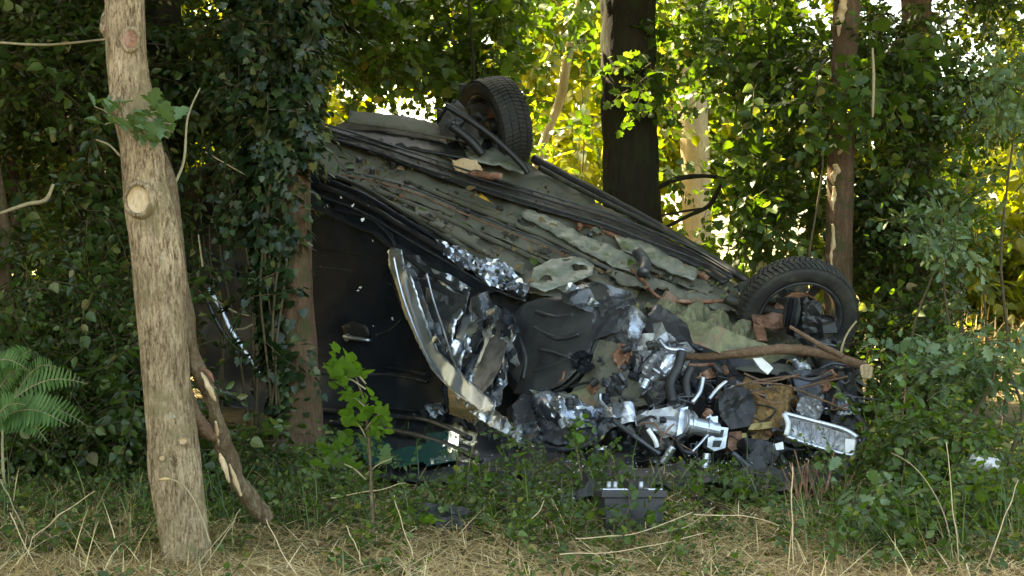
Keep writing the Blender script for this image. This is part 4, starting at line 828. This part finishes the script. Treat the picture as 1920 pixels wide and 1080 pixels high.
blk('alternator', [(1195, 650), (1225, 640), (1268, 655), (1280, 680), (1262, 705), (1235, 722), (1205, 700)], 'alloy', .04, .12, .06, 12, 5)
blk('mount', [(1248, 665), (1275, 665), (1262, 690), (1248, 702), (1238, 690)], 'silver_clean', .14, .03, .02, 10, 5)
blk('filter_box', [(1400, 850), (1430, 856), (1442, 885), (1428, 898), (1412, 896)], 'plastic_grey', .30, .05, .01)
blk('filter_box', [(1395, 820), (1440, 826), (1462, 850), (1450, 872), (1410, 858)], 'plastic_black', .22, .08, .02)
for q, mt, rr, o in (([(1262, 755), (1256, 720), (1270, 690), (1278, 660)], 'plastic_black', 10, .16), ([(1290, 745), (1286, 715), (1296, 690)], 'plastic_black', 8, .15), ([(1298, 755), (1312, 735), (1318, 708)], 'silver', 5, .18),
                   ([(1330, 748), (1345, 730), (1362, 715)], 'silver', 4, .2), ([(1150, 788), (1190, 818), (1238, 852)], 'panel_grey', 5, .25), ([(1290, 855), (1310, 835), (1328, 815)], 'silver', 3, .2), ([(1322, 878), (1326, 850)], 'silver_clean', 8, .3),
                   ([(1262, 838), (1250, 855), (1242, 868)], 'silver_clean', 7, .28), ([(1215, 805), (1228, 825), (1232, 838)], 'white_paint', 5, .24), ([(1300, 850), (1280, 845), (1270, 825), (1285, 815)], 'plastic_black', 5, .2),
                   ([(1000, 825), (1040, 842), (1090, 838), (1120, 818)], 'panel_grey', 5, .12), ([(1375, 850), (1400, 872), (1440, 905)], 'panel_grey', 5, .35), ([(1590, 850), (1618, 830), (1622, 800), (1606, 780)], 'plastic_black', 6, .15),
                   ([(960, 870), (985, 900), (1012, 925)], 'silver_clean', 4, .45), ([(870, 790), (900, 830), (940, 862)], 'paint_black', 7, .05), ([(1480, 700), (1520, 712), (1560, 700)], 'panel_grey', 4, .18)):
    bar('hose' if mt == 'plastic_black' else 'rod', [(x, y) for x, y in q], mt, E_(o), 0, rr, 18, rough=.1)
# clutter of small broken parts
r = random.Random(21)
def in_nose(x, y):
    top = np.interp(x, [940, 1180, 1300, 1450, 1610], [770, 610, 660, 690, 700]); bot = np.interp(x, [940, 1000, 1150, 1300, 1450, 1610], [800, 850, 850, 890, 900, 850]); return top < y < bot
k = 0
while k < 250:
    x, y = r.uniform(1000, 1615), r.uniform(600, 905)
    if not in_nose(x, y): continue
    k += 1; ty = r.random(); mt = r.choices(['plastic_black', 'panel_grey', 'silver', 'alloy', 'rust', 'paint_black', 'silver_clean'], [36, 26, 8, 10, 7, 14, 3])[0]; o = r.uniform(-.12, .10)
    if ty < .5:
        n = r.randint(4, 6); s = r.uniform(9, 26); a0 = r.uniform(0, 6.28); st = r.uniform(.35, 1)
        q = [(x + math.cos(a0) * math.cos(6.283 * i / n) * s - math.sin(a0) * math.sin(6.283 * i / n) * s * st, y + math.sin(a0) * math.cos(6.283 * i / n) * s + math.cos(a0) * math.sin(6.283 * i / n) * s * st) for i in range(n)]
        dv = TC + np.array([r.gauss(0, .5), 0, r.gauss(0, .5)])
        sheet('metal_scrap', q, E_(o), mt, 0, 6, .06, 11, r.choice([.002, .004, .02]), False, dirv=dv / np.linalg.norm(dv), wob=1.5, seed=k)
    elif ty < .8:
        a = r.uniform(0, 6.28); ln = r.uniform(15, 60)
        bar('broken_rod', [(x, y), (x + math.cos(a) * ln * .5 + r.uniform(-8, 8), y + math.sin(a) * ln * .3 + r.uniform(-8, 8)), (x + math.cos(a) * ln, y + math.sin(a) * ln * .6)], mt, E_(o + .03), 0, r.uniform(1.5, 5), 10, rough=.1)
    else:
        a = r.uniform(0, 6.28); s = r.uniform(5, 12); cyl('fitting', x, y, x + math.cos(a) * s * 1.6, y + math.sin(a) * s * 1.6, s * .8, mt, o + .03, sides=12)
for k in range(26):
    x, y = r.uniform(1180, 1590), r.uniform(680, 860); q = [(x, y)]
    for j in range(4): q.append((q[-1][0] + r.uniform(-30, 40), q[-1][1] + r.uniform(-14, 30)))
    bar('wire', q, r.choice(['plastic_black', 'plastic_black', 'panel_grey', 'rust']), E_(r.uniform(.08, .2)), 0, r.uniform(1, 2.2), 22, sides=5)

# ---- wheels
def wheel(c, ax, R0, W0, up=(0, 0, 1), label=None):
    ax = np.array(ax, float); ax /= np.linalg.norm(ax); a = np.cross(ax, [0, 0, 1]); a /= np.linalg.norm(a); b = np.cross(ax, a)
    e = bpy.data.objects.new('wheel', None); COL.objects.link(e); e.parent = car; e.location = Vector(c) - car.location
    if label: e['label'] = label
    def ring(prof, S, name, mat, parent, smooth=True, closed=True):
        V = []; F = []; n = len(prof)
        for (rr, h) in prof:
            for i in range(S):
                t = 2 * math.pi * i / S; V.append(c + ax * h * W0 + (a * math.cos(t) + b * math.sin(t)) * rr * R0)
        for j in range(n if closed else n - 1):
            for i in range(S): F.append([j * S + i, j * S + (i + 1) % S, ((j + 1) % n) * S + (i + 1) % S, ((j + 1) % n) * S + i])
        return link(name, pymesh(name, V, F), [mat], parent, smooth=smooth)
    ty = ring([(.70, .40), (.74, .47), (.80, .50), (.88, .50), (.94, .47), (.965, .41), (.97, .2), (.97, -.2), (.965, -.41), (.94, -.47), (.88, -.5), (.80, -.5), (.74, -.47), (.70, -.4), (.69, 0)], 72, 'tyre', 'rubber', e)
    V = []; F = []; S = 68
    for row, (h0, h1, sk) in enumerate([(-.46, -.27, .35), (-.25, -.03, .5), (-.01, .21, -.5), (.23, .46, -.35)]):
        for i in range(S):
            t0 = 2 * math.pi * (i + .5 * (row % 2)) / S; t1 = t0 + 2 * math.pi / S * .72; bs = len(V); dk = 2 * math.pi / S * sk
            for rr in (.955, 1.0):
                for (t, h) in ((t0, h0), (t1, h0), (t1 + dk, h1), (t0 + dk, h1)):
                    rad = rr - (.02 if abs(h) > .4 else 0); V.append(c + ax * h * W0 + (a * math.cos(t) + b * math.sin(t)) * rad * R0)
            F += [[bs + q for q in z] for z in ([4, 5, 6, 7], [0, 1, 5, 4], [1, 2, 6, 5], [2, 3, 7, 6], [3, 0, 4, 7])]
    tb = link('tread', pymesh('tread', V, F), ['rubber'], e)
    rm = ring([(.69, .42), (.71, .44), (.70, .46), (.66, .42), (.63, .30), (.61, -.1), (.63, -.38), (.68, -.45), (.70, -.43), (.65, -.3), (.64, 0), (.66, .3)], 56, 'rim', 'panel_grey', e)
    V = []; F = []
    for i in range(5):
        t = 2 * math.pi * i / 5 + .3; bs = len(V)
        for (rr, wd_, h) in ((.12, .10, -.30), (.4, .07, -.36), (.66, .09, -.40)):
            for (s_, dh) in ((-1, 0), (1, 0), (1, .1), (-1, .1)):
                dvec = a * math.cos(t) + b * math.sin(t); sv = -a * math.sin(t) + b * math.cos(t); V.append(c + ax * (h + dh) * W0 + dvec * rr * R0 + sv * s_ * wd_ * R0)
        for q in range(2):
            for z in range(4): F.append([bs + q * 4 + z, bs + q * 4 + (z + 1) % 4, bs + q * 4 + 4 + (z + 1) % 4, bs + q * 4 + 4 + z])
    link('spokes', pymesh('spokes', V, F), ['panel_grey'], e)
    ring([(.02, -.1), (.38, -.1), (.40, -.12), (.40, -.02), (.38, 0), (.02, 0)], 40, 'brake_disc', 'rust', e)
    ring([(.02, .25), (.14, .25), (.17, .2), (.18, -.25), (.15, -.4), (.02, -.42)], 24, 'hub', 'plastic_black', e)
    return e
wr = wheel(P(928, 236, 9.55), (-.86, -.46, -.20), .335, .235, label='muddy rear wheel raised highest, tread toward the right')
wf = wheel(P(1494, 590, 7.95), (.06, -.90, -.42), .345, .165, label='front wheel seen from its inner side')
bar('trailing_arm', [(835, 198), (880, 225), (930, 262), (975, 305), (990, 325)], 'plastic_black', lambda x, y: 9.15, 0, 6, 24, rough=.15)
bar('damper', [(845, 235), (880, 262), (905, 290)], 'plastic_black', lambda x, y: 9.2, 0, 9, 14)
sheet('rear_subframe', [(818, 200), (850, 185), (885, 215), (905, 262), (890, 285), (840, 262), (820, 240)], 9.4, 'plastic_black', 0, 9, .05, 6, .1)
sheet('rear_subframe', [(860, 160), (900, 158), (930, 190), (940, 260), (890, 250)], 9.62, 'plastic_black', 0, 9, .05, 6, .1)
for (x, y) in ((914, 209), (925, 221)): cyl('brake_bolt', x, y, x + 3, y + 3, 4, 'white_paint', 0, prof=[(0, .1), (0, 1), (1, 1), (1, .1)], sides=8).location += Vector((P(x, y, 9.2) - P(x, y, DS(x, y))).tolist())
cyl('driveshaft_joint', 1470, 585, 1500, 590, 32, 'panel_grey', -.25, prof=[(0, .5), (.1, 1), (.2, .7), (.3, 1.05), (.4, .75), (.5, 1.1), (.6, .8), (.8, 1.0), (1, .4)])
bar('driveshaft', [(1360, 560), (1430, 580), (1490, 590)], 'underseal_dark', lambda x, y: 7.95, 0, 11, 14, rough=.1)
blk('brake_caliper', [(1478, 560), (1512, 556), (1540, 590), (1545, 640), (1520, 660), (1490, 630)], 'plastic_black', -.3, .1, .04, 8, 7)
bar('spring_strut', [(1530, 640), (1560, 720), (1580, 790)], 'plastic_black', lambda x, y: 7.5, 0, 22, 16, rough=.1)
for k in range(7): bar('spring_coil', [(1520 + k * 9, 655 + k * 18), (1545 + k * 9, 646 + k * 18), (1572 + k * 8, 650 + k * 18)], 'panel_grey', lambda x, y: 7.38, 0, 3, 10)

# ---- things lying on and beside the wreck
br = root('broken_branch', P(1425, 660, 7.3), 'brown broken branch lying across the crushed nose below the front wheel', 'branch')
dB = lambda x: float(np.interp(x, [1230, 1400, 1640], [7.35, 7.12, 7.05]))
ptube('limb', [(x, y, dB(x), r_) for x, y, r_ in [(1238, 660, 4), (1290, 668, 6), (1345, 668, 8), (1400, 661, 9), (1460, 655, 10), (1510, 657, 10), (1555, 667, 9), (1600, 679, 8), (1626, 688, 8)]], 'bark_branch', br, 12, 60, rough=.2, rfreq=14)
ptube('side_branch', [(x, y, dB(x) - .02, r_) for x, y, r_ in [(1480, 612, 3), (1510, 630, 4), (1540, 648, 5), (1580, 668, 6)]], 'bark_branch', br, 8, 24, rough=.2)
ptube('twig', [(1575, 668, dB(1575), 3), (1582, 640, dB(1575), 2), (1592, 620, dB(1575), 2), (1606, 602, dB(1575), 1.5)], 'twig_pale', br, 6, 14)
sheet('broken_end', [(1612, 688), (1630, 682), (1636, 692), (1634, 710), (1616, 708)], 7.0, 'raw_wood', 0, 5, .02, 20, .03, parent=br)
for q in ([(1380, 722), (1430, 712), (1480, 706), (1500, 708)], [(1410, 718), (1470, 722), (1530, 745), (1590, 770)], [(1500, 728), (1545, 716), (1590, 706)], [(1395, 700), (1440, 715), (1500, 702)]):
    t = ptube('fallen_twig', [(x, y, DS(x, y) - .25, 2.2) for x, y in q], 'bark_branch', None, 6, 20, rough=.3)
    setp(t, {1380: 'brown twig lying level on top of the brown cylinder in the engine bay', 1410: 'longest thin twig slanting down right over the silver radiator', 1500: 'short twig reaching right toward the black side duct', 1395: 'curved twig just under the white clip and broken branch'}[q[0][0]], 'twig', 'twigs caught in the wreck')
wp = root('broken_wood', P(880, 330, 9.2), 'pale broken chunk of wood lying on the underside below the raised rear wheel', 'wood')
sheet('wood_face', [(848, 302), (870, 296), (893, 300), (905, 318), (898, 328), (872, 335), (855, 322)], 9.1, 'raw_wood', 0, 6, .012, 12, .04, parent=wp, smooth=True)
ptube('bark_piece', [(874, 333, 9.1, 4), (890, 326, 9.06, 7), (915, 330, 9.04, 8), (942, 332, 9.04, 7)], 'rust', wp, 10, 18, rough=.3)
def flat_leaf(name, px, py, D, s, mat, label, cat, grp=None, T=BROAD, yaw=0, pit=.3, h=.03):
    me = leaf_mesh(T, mat, name); o = bpy.data.objects.new(name, me); COL.objects.link(o); d = D(px, py); o.location = (P(px, py, d) + AN * h).tolist()
    base = Vector(AN).to_track_quat('Z', 'Y').to_matrix(); o.rotation_euler = (base @ Matrix.Rotation(yaw, 3, 'Z') @ Matrix.Rotation(pit, 3, 'X')).to_euler(); o.scale = (s, s, s); setp(o, label, cat, grp); return o
flat_leaf('fallen_leaf', 918, 392, DU, .11, 'yellow_leaf', 'curled bright yellow leaf on the underside of the car', 'leaf', None, MAPLE, 2.0, .7, .05)
for i in range(34):
    t = random.random(); u = random.random(); x = 640 + 760 * t + random.uniform(-30, 30); y = np.interp(x, [640, 1400], [255, 545]) + u * np.interp(x, [640, 1000, 1400], [70, 190, 60])
    flat_leaf('fallen_leaf', x, y, DU, random.uniform(.03, .075), random.choice(['litter', 'litter', 'leaf_mid', 'leaf_oak']), 'small fallen leaf among others scattered over the car underside', 'leaf', 'leaves scattered over the underside', random.choice([BROAD, OVAL, OAKL]), random.uniform(0, 6.3), random.uniform(-.3, .5), .06)
n = 2200; t = rng.uniform(0, 1, n); X = 610 + 960 * t; Y = np.interp(X, [610, 1000, 1400, 1570], [260, 330, 560, 670]) + rng.uniform(0, 1, n) ** 1.3 * np.interp(X, [610, 1000, 1400, 1570], [65, 215, 110, 40])
nz = np.array([noise.noise(Vector((a * .012, b * .02, 3))) for a, b in zip(X, Y)]); kp = nz > -.08; X, Y = X[kp], Y[kp]; n = len(X)
pp = np.array([P(a, b, DU(a, b)) + AN * random.uniform(-.005, .04) for a, b in zip(X, Y)])
o = bake('leaf_litter', [OVAL, BLADE], pp, rotz(n) @ rotx(rng.normal(-.5, .4, n)), rng.uniform(.012, .04, n), ['litter']); setp(o, 'crumbs of leaves and moss strewn over the car underside', 'leaf litter', kind='stuff')

bt = root('battery', P(1180, 1000, 5.55), 'black car battery thrown out on the grass in front of the wreck', 'battery')
def boxm(name, c, hx, hy, hz, mat, parent, yaw=0, pitch=0, roll=0, bev=.004, taper=1.0):
    Rm = np.array(Matrix.Rotation(yaw, 3, 'Z') @ Matrix.Rotation(pitch, 3, 'X') @ Matrix.Rotation(roll, 3, 'Y')); V = []
    for sz in (-1, 1):
        for sx, sy in ((-1, -1), (1, -1), (1, 1), (-1, 1)):
            k = taper if sz < 0 else 1; V.append(np.array(c) + Rm @ np.array([sx * hx * k, sy * hy * k, sz * hz]))
    o = link(name, pymesh(name, V, [[0, 3, 2, 1], [4, 5, 6, 7], [0, 1, 5, 4], [1, 2, 6, 5], [2, 3, 7, 6], [3, 0, 4, 7]]), [mat], parent)
    m = o.modifiers.new('bevel', 'BEVEL'); m.width = bev; m.segments = 2; return o
c = P(1181, 958, 5.5); kw = dict(yaw=.12, pitch=-.15, roll=.02)
def off(dx, dy, dz): return c + np.array(Matrix.Rotation(.12, 3, 'Z') @ Matrix.Rotation(-.15, 3, 'X') @ Matrix.Rotation(.02, 3, 'Y')) @ np.array([dx, dy, dz])
boxm('case', off(0, 0, -.02), .118, .085, .075, 'plastic_grey', bt, taper=.93, **kw)
boxm('lid', off(0, 0, .068), .130, .093, .014, 'plastic_grey', bt, **kw)
boxm('rim_strip', off(-.075, -.05, .086), .05, .04, .004, 'silver_clean', bt, **kw); boxm('rim_strip', off(.085, -.05, .086), .03, .04, .004, 'silver_clean', bt, **kw)
for dx in (-.08, -.055, .05): tube('terminal', [(*off(dx, .02, .08), .011), (*off(dx, .02, .115), .009)], 'alloy', bt, 12)
tube('strap', [(*off(-.03, -.098, .08), .004), (*off(-.02, -.105, .03), .004), (*off(-.01, -.1, -.04), .004), (*off(-.03, -.12, -.09), .003)], 'plastic_black', bt, 6, 16)
fr_ = root('plastic_fragments', P(830, 990, 5.5), 'heap of torn dark plastic trim lying in the weeds left of the battery', 'plastic trim')
for q, o_ in (([(778, 960), (800, 945), (850, 948), (872, 965), (860, 980), (800, 985)], 0), ([(800, 975), (850, 968), (885, 975), (882, 992), (830, 996)], -.06), ([(840, 950), (868, 946), (880, 965), (862, 972)], -.03)):
    sheet('trim_piece', q, 5.5 + o_, 'plastic_grey', 0, 7, .035, 12, .005, parent=fr_, dirv=(0, -.5, .8), wob=2)
cn = root('drink_can', P(1846, 880, 5.6), 'silver metal can caught in the grass at the right edge', 'can')
a = P(1818, 864, 5.6); b = P(1873, 875, 5.55); ax = (b - a)
tube('can_body', [(*(a + ax * t), r_ * .031) for t, r_ in ((0, .75), (.03, .82), (.08, 1), (.92, 1), (.97, .82), (1, .78))], 'can_metal', cn, 28)
tube('can_rim', [(*(a + ax * t), .0255) for t in (.985, 1.01)], 'silver_clean', cn, 24)

# debris thrown on the ground
for i, (x, y, s, mt, lb) in enumerate([(560, 905, 10, 'plastic_black', 'small black plastic scrap left of the sapling foot'), (1010, 930, 14, 'silver', 'bent silver trim scrap in the weeds left of the battery'), (1320, 940, 13, 'plastic_black', 'black plastic scrap right of the battery'),
                                      (1430, 930, 12, 'panel_grey', 'grey metal scrap under the radiator end of the wreck'), (940, 955, 9, 'panel_grey', 'small grey scrap between plastic fragments and battery')]):
    d = .97 * 2990 / (y - 450); o = sheet('debris_piece', [(x - s, y - s * .3), (x, y - s * .8), (x + s, y - s * .2), (x + s * .6, y + s * .4), (x - s * .5, y + s * .4)], d, mt, 0, 5, .03, 14, .004, dirv=(0, -.6, .8), wob=1.5); o.parent = None; o.location = (0, 0, 0)
    setp(o, lb, 'scrap')
n = 450; X = rng.normal(1150, 260, n); Y = 875 + np.abs(rng.normal(0, 45, n)); dd = 2990 / (Y - 450); pp = np.stack([(X - 960) / f * dd, dd], 1); pp = np.concatenate([pp, (np.array([gh(a_, b_) for a_, b_ in pp]) + .03 + rng.uniform(0, .04, n))[:, None]], 1)
CR = (np.array([(-.5, -.5, 0), (.5, -.4, 0), (.4, .5, .1), (-.4, .4, .6)]), [[0, 1, 2], [0, 2, 3], [0, 3, 1], [1, 3, 2]])
setp(bake('glass_crumbs', [CR], pp, orient(n, 0, 1), rng.uniform(.004, .012, n), ['white_paint']), 'crumbs of broken glass scattered before the wreck', 'glass crumbs', kind='stuff')
# ------------------------------------------------------------------ ground cover
def gxy(x0, x1, y0, y1, n):
    d = 1 / rng.uniform(1 / y1, 1 / y0, n); X = rng.uniform(x0, x1, n); return np.stack([(X - 960) / f * d, d], 1)
def on_ground(xy, h=0): return np.concatenate([xy, (gha(xy) + h)[:, None]], 1)
def patch(xy, sc=1.5, th=0.0, seed=0):
    v = np.array([noise.noise(Vector((a * sc, b * sc, seed))) for a, b in xy]); return xy[v > th]
B2 = [blade_T(.008, b) for b in (.05, .2, .5, .9)]; B3 = [blade_T(.02, b, 3) for b in (.3, .7, 1.1)]
# straw lying flat
xy = np.concatenate([gxy(-150, 2070, 4.3, 5.5, 26000), patch(gxy(-150, 2070, 5.2, 6.6, 15000), 1.4, -.12, 7)]); n = len(xy); p = on_ground(xy, .012) + np.array([0, 0, 1]) * rng.uniform(0, .05, n)[:, None]
o = bake('straw', B2, p, rotz(n) @ rotx(rng.normal(-1.45, .16, n)), rng.uniform(.06, .24, n), ['straw']); setp(o, 'dry cut straw and dead grass lying along the verge', 'straw', kind='stuff')
xy = patch(gxy(-150, 2070, 4.6, 8.5, 5000), 1.2, .05, 2); n = len(xy)
o = bake('grass', B2, on_ground(xy), rotz(n) @ rotx(rng.normal(-.3, .4, n)), rng.uniform(.06, .22, n), ['grass_green']); setp(o, 'short green grass growing through the straw', 'grass', kind='stuff')
# tangled dry grass at left and tufts at right
c1 = gxy(-80, 290, 4.5, 6.0, 3200); c2 = gxy(1480, 2000, 4.4, 5.5, 1200); c3 = gxy(230, 1600, 4.4, 5.0, 160); xy = np.concatenate([c1, c2, c3]); n = len(xy)
o = bake('dry_tufts', B2[1:], on_ground(xy), rotz(n) @ rotx(rng.normal(-1.12, .36, n)), rng.uniform(.08, .30, n), ['straw']); setp(o, 'tangled tufts of tall dry grass along the verge', 'dry grass', kind='stuff')
LC = [spray_T(BROAD, 7, .10, .032, i + 60) for i in range(4)]
xy = np.concatenate([patch(gxy(-150, 2070, 5.2, 8.5, 7500), 1.6, -.05, 9), gxy(-100, 2000, 5.8, 7.2, 1700), gxy(250, 900, 6.2, 8.2, 1800), patch(gxy(-100, 2070, 4.4, 5.2, 1500), 2.2, .05, 4)])
px_ = 960 + f * xy[:, 0] / xy[:, 1]; xy = xy[~((px_ > 700) & (px_ < 1580) & (xy[:, 1] > 6.35)) & ~((px_ > 770) & (px_ < 890) & (xy[:, 1] > 5.0) & (xy[:, 1] < 5.7))]; n = len(xy)
p = on_ground(xy, .01) + np.array([0, 0, 1]) * (rng.uniform(0, 1, n) ** 2 * .05)[:, None]
o = bake('ground_ivy', LC, p, orient(n, 0, .6), rng.uniform(.5, 1.15, n), ['leaf_mid', 'twig']); setp(o, 'low creeping green leaves covering the ground', 'ground cover', kind='stuff')
xy = gxy(-150, 2070, 4.4, 9, 3500); n = len(xy)
o = bake('ground_litter', [OVAL, BROAD], on_ground(xy, .012), rotz(n) @ rotx(rng.normal(0, .35, n)), rng.uniform(.025, .06, n), ['litter']); setp(o, 'brown dead leaves lying between the grass', 'leaf litter', kind='stuff')
xy = np.concatenate([gxy(-80, 420, 5.1, 6.5, 200), gxy(1500, 2000, 4.8, 6.2, 360), gxy(400, 1500, 5.3, 6.4, 160)]); n = len(xy)
o = bake('tall_grass', B2[1:3], on_ground(xy), rotz(n) @ rotx(rng.normal(-.3, .3, n)), rng.uniform(.14, .36, n), ['grass_green']); setp(o, 'taller green grass blades between the straw', 'grass', kind='stuff')
xy = np.concatenate([patch(gxy(-80, 450, 4.9, 6.0, 260), 1.5, -.1, 3), gxy(1560, 2000, 4.7, 5.8, 260), patch(gxy(400, 1560, 4.9, 5.9, 420), 1.5, .0, 3)]); n = len(xy)
o = bake('verge_weeds', LC + [spray_T(OVAL, 9, .16, .045, 91), spray_T(MAPLE, 7, .14, .04, 92)], on_ground(xy, .02) + np.array([0, 0, 1]) * rng.uniform(0, .1, n)[:, None], orient(n, -.5, .7), rng.uniform(.5, 1.1, n), ['leaf_mid', 'twig']); setp(o, 'small leafy weeds mixed into the straw of the verge', 'weeds', kind='stuff')
# single stems one can point to
LB = ['leaning right at the foot of the pale oak', 'crossing the first at the oak foot, the taller of the two', 'leaning left just below the end of the dead limb', 'slanting in the dry grass left of the pale oak',
      'leaning left below the dark plastic fragments', 'standing below the sapling foot', 'lying below the battery, rising to the right', 'lying lowest in front of the battery', 'lying level right of the battery',
      'rising to the right just beside the battery', 'forked tall one arching left at the lower right', 'upright among the brambles below the can', 'bending right at the bottom right corner', 'lowest and shortest at the lower right',
      'bent at the bottom left corner', 'reddish and level behind the sapling', 'leaning right at the left picture edge', 'short and upright between fragments and battery']
def stem(pts, r, mat, label, cat='stem', grp=None, ear=False):
    q = [(*P(x, y, d), r / f * d * (1 - .5 * i / len(pts))) for i, (x, y, d) in enumerate(pts)]
    if not ear: o = tube('dry_stem', [(a + random.uniform(-.003, .003), b_, c_ + random.uniform(-.003, .003), w_ * .5) for a, b_, c_, w_ in spline(q, 8)], mat, None, 6, 30, rough=.3, rfreq=60); setp(o, label, cat, grp); return o
    t = root('seed_stem', P(*pts[0]), label, cat, grp); tube('stalk', q, mat, t, 6, 24)
    a = np.array(q[-2][:3]); b = np.array(q[-1][:3]); tube('seed_head', [(*(a + (b - a) * k), w * .001) for k, w in ((0, 2), (.2, 5), (.6, 5.5), (1, 1.5))], 'straw', t, 7, 12, rough=.5, rfreq=80); return t
stem([(1488, 1090, 4.8), (1487, 1000, 4.8), (1485, 930, 4.82), (1485, 875, 4.84)], 3, 'raw_wood', 'tall straight pale straw stalk standing before the right end of the wreck')
stem([(395, 1020, 4.7), (370, 950, 4.7), (345, 912, 4.7), (318, 898, 4.7), (297, 899, 4.7)], 2, 'twig_pale', 'bent grass stalk with pale seed head crossing the pale oak trunk', ear=True)
for q in ([(350, 1085, 4.6), (400, 1020, 4.6), (440, 975, 4.62)], [(365, 1085, 4.6), (420, 1010, 4.6), (450, 955, 4.62)], [(560, 1085, 4.6), (520, 1020, 4.62), (500, 975, 4.65)], [(60, 1010, 5.0), (120, 960, 5.0), (180, 920, 5.05)],
          [(780, 1060, 4.9), (760, 1000, 4.95), (738, 930, 5.0)], [(680, 1060, 4.7), (665, 1020, 4.7), (650, 985, 4.75)], [(1080, 1010, 4.9), (1190, 1000, 5.0), (1300, 960, 5.1)], [(1050, 1040, 4.7), (1180, 1030, 4.8), (1320, 1000, 4.95)],
          [(1300, 965, 5.2), (1400, 968, 5.2), (1470, 990, 5.1)], [(1230, 1000, 5.0), (1290, 985, 5.1), (1340, 950, 5.2)], [(1790, 1080, 4.8), (1770, 960, 4.85), (1720, 880, 4.9), (1670, 850, 5)], [(1800, 1080, 4.8), (1790, 980, 4.8), (1775, 830, 4.9)],
          [(1845, 1080, 4.7), (1880, 980, 4.75), (1910, 900, 4.8)], [(1700, 1000, 5.0), (1740, 1040, 4.9), (1760, 1085, 4.8)], [(20, 960, 4.9), (40, 1010, 4.8), (80, 1085, 4.7)], [(620, 935, 5.6), (700, 920, 5.6), (760, 905, 5.7)],
          [(0, 900, 5.2), (30, 960, 5.1), (60, 1020, 5.0)], [(980, 990, 5.2), (1010, 960, 5.3), (1020, 940, 5.4)]):
    stem(q, 2.4, 'raw_wood' if random.random() < .6 else 'twig_pale', 'pale dry stem ' + LB.pop(0), 'stem', 'dry stems along the verge')
dw = root('dead_weed', P(1530, 950, 5.9), 'reddish brown dead weed with forked twigs at the right end of the wreck', 'weed')
for i in range(34):
    x = random.uniform(1490, 1590); h0 = random.uniform(900, 950); a = random.uniform(-30, 30); ptube('twig', [(x, h0 + 40, 5.9, 1.8), (x + a * .4, h0, 5.9, 1.5), (x + a, h0 - random.uniform(20, 60), 5.9, 1)], 'rust', dw, 5, 8)
# bare twigs in the scrub
for i, q in enumerate([[(1235, 352, 9.9, 4), (1270, 335, 9.9, 5), (1320, 330, 9.9, 4), (1372, 336, 9.9, 2)], [(1240, 430, 9.8, 3), (1290, 405, 9.8, 4), (1330, 385, 9.8, 4), (1350, 350, 9.8, 4), (1362, 335, 9.8, 3)], [(1235, 405, 9.8, 2), (1290, 395, 9.8, 2.5), (1330, 390, 9.8, 2)]]):
    o = ptube('bare_branch', q, 'bark_dark', None, 8, 24, rough=.25); setp(o, ['upper dark bare branch in the bright gap right of the dark trunk', 'lower forked dark branch rising to meet the upper one in the gap', 'short thin dark branch between the two in the gap'][i], 'branch', 'bare branches in the bright gap')
for i, q in enumerate([[(0, 80, 6, 2.5), (90, 84, 6, 2.5), (195, 74, 5.4, 2)], [(0, 400, 6.6, 3), (50, 383, 6.6, 4), (85, 375, 6.6, 4), (100, 345, 6.6, 3)], [(225, 292, 5.0, 2.5), (205, 272, 5.1, 2), (180, 262, 5.2, 1.5)], [(325, 350, 5.2, 2.5), (345, 300, 5.4, 2.5), (352, 220, 5.6, 2), (375, 165, 5.8, 1.5)],
                       [(385, 285, 7.3, 1.5), (420, 305, 7.3, 1.5), (460, 328, 7.3, 1)], [(380, 500, 7.4, 2.5), (376, 470, 7.4, 2), (372, 440, 7.4, 1.5)], [(440, 618, 8, 2.5), (458, 616, 8, 2), (474, 608, 8, 2)], [(400, 560, 8, 2), (440, 585, 8, 2), (468, 592, 8, 1)], [(878, 0, 9, 3), (884, 70, 9, 2.5), (890, 150, 9, 2)], [(1636, 90, 8, 2), (1638, 150, 8, 3), (1636, 220, 8, 2)]]):
    o = ptube('thin_twig', q, 'twig_pale' if i not in (8,) else 'bark_dark', None, 6, 20, rough=.15); setp(o, 'thin bare twig ' + ['reaching level from the left edge to the oak near the top', 'bent upward at the left edge below the oak sprig', 'short, poking left from the oak under its leaf sprig', 'arching up right of the oak sprig', 'slanting in the black gap between oak and ivy trunk', 'upright and short just right of the oak', 'curling beside the silver window trim, lower one', 'above the lower curl beside the silver window trim', 'hanging down onto the raised rear wheel', 'hanging upright at the upper right between two trunks'][i], 'twig', 'thin twigs before the foliage')
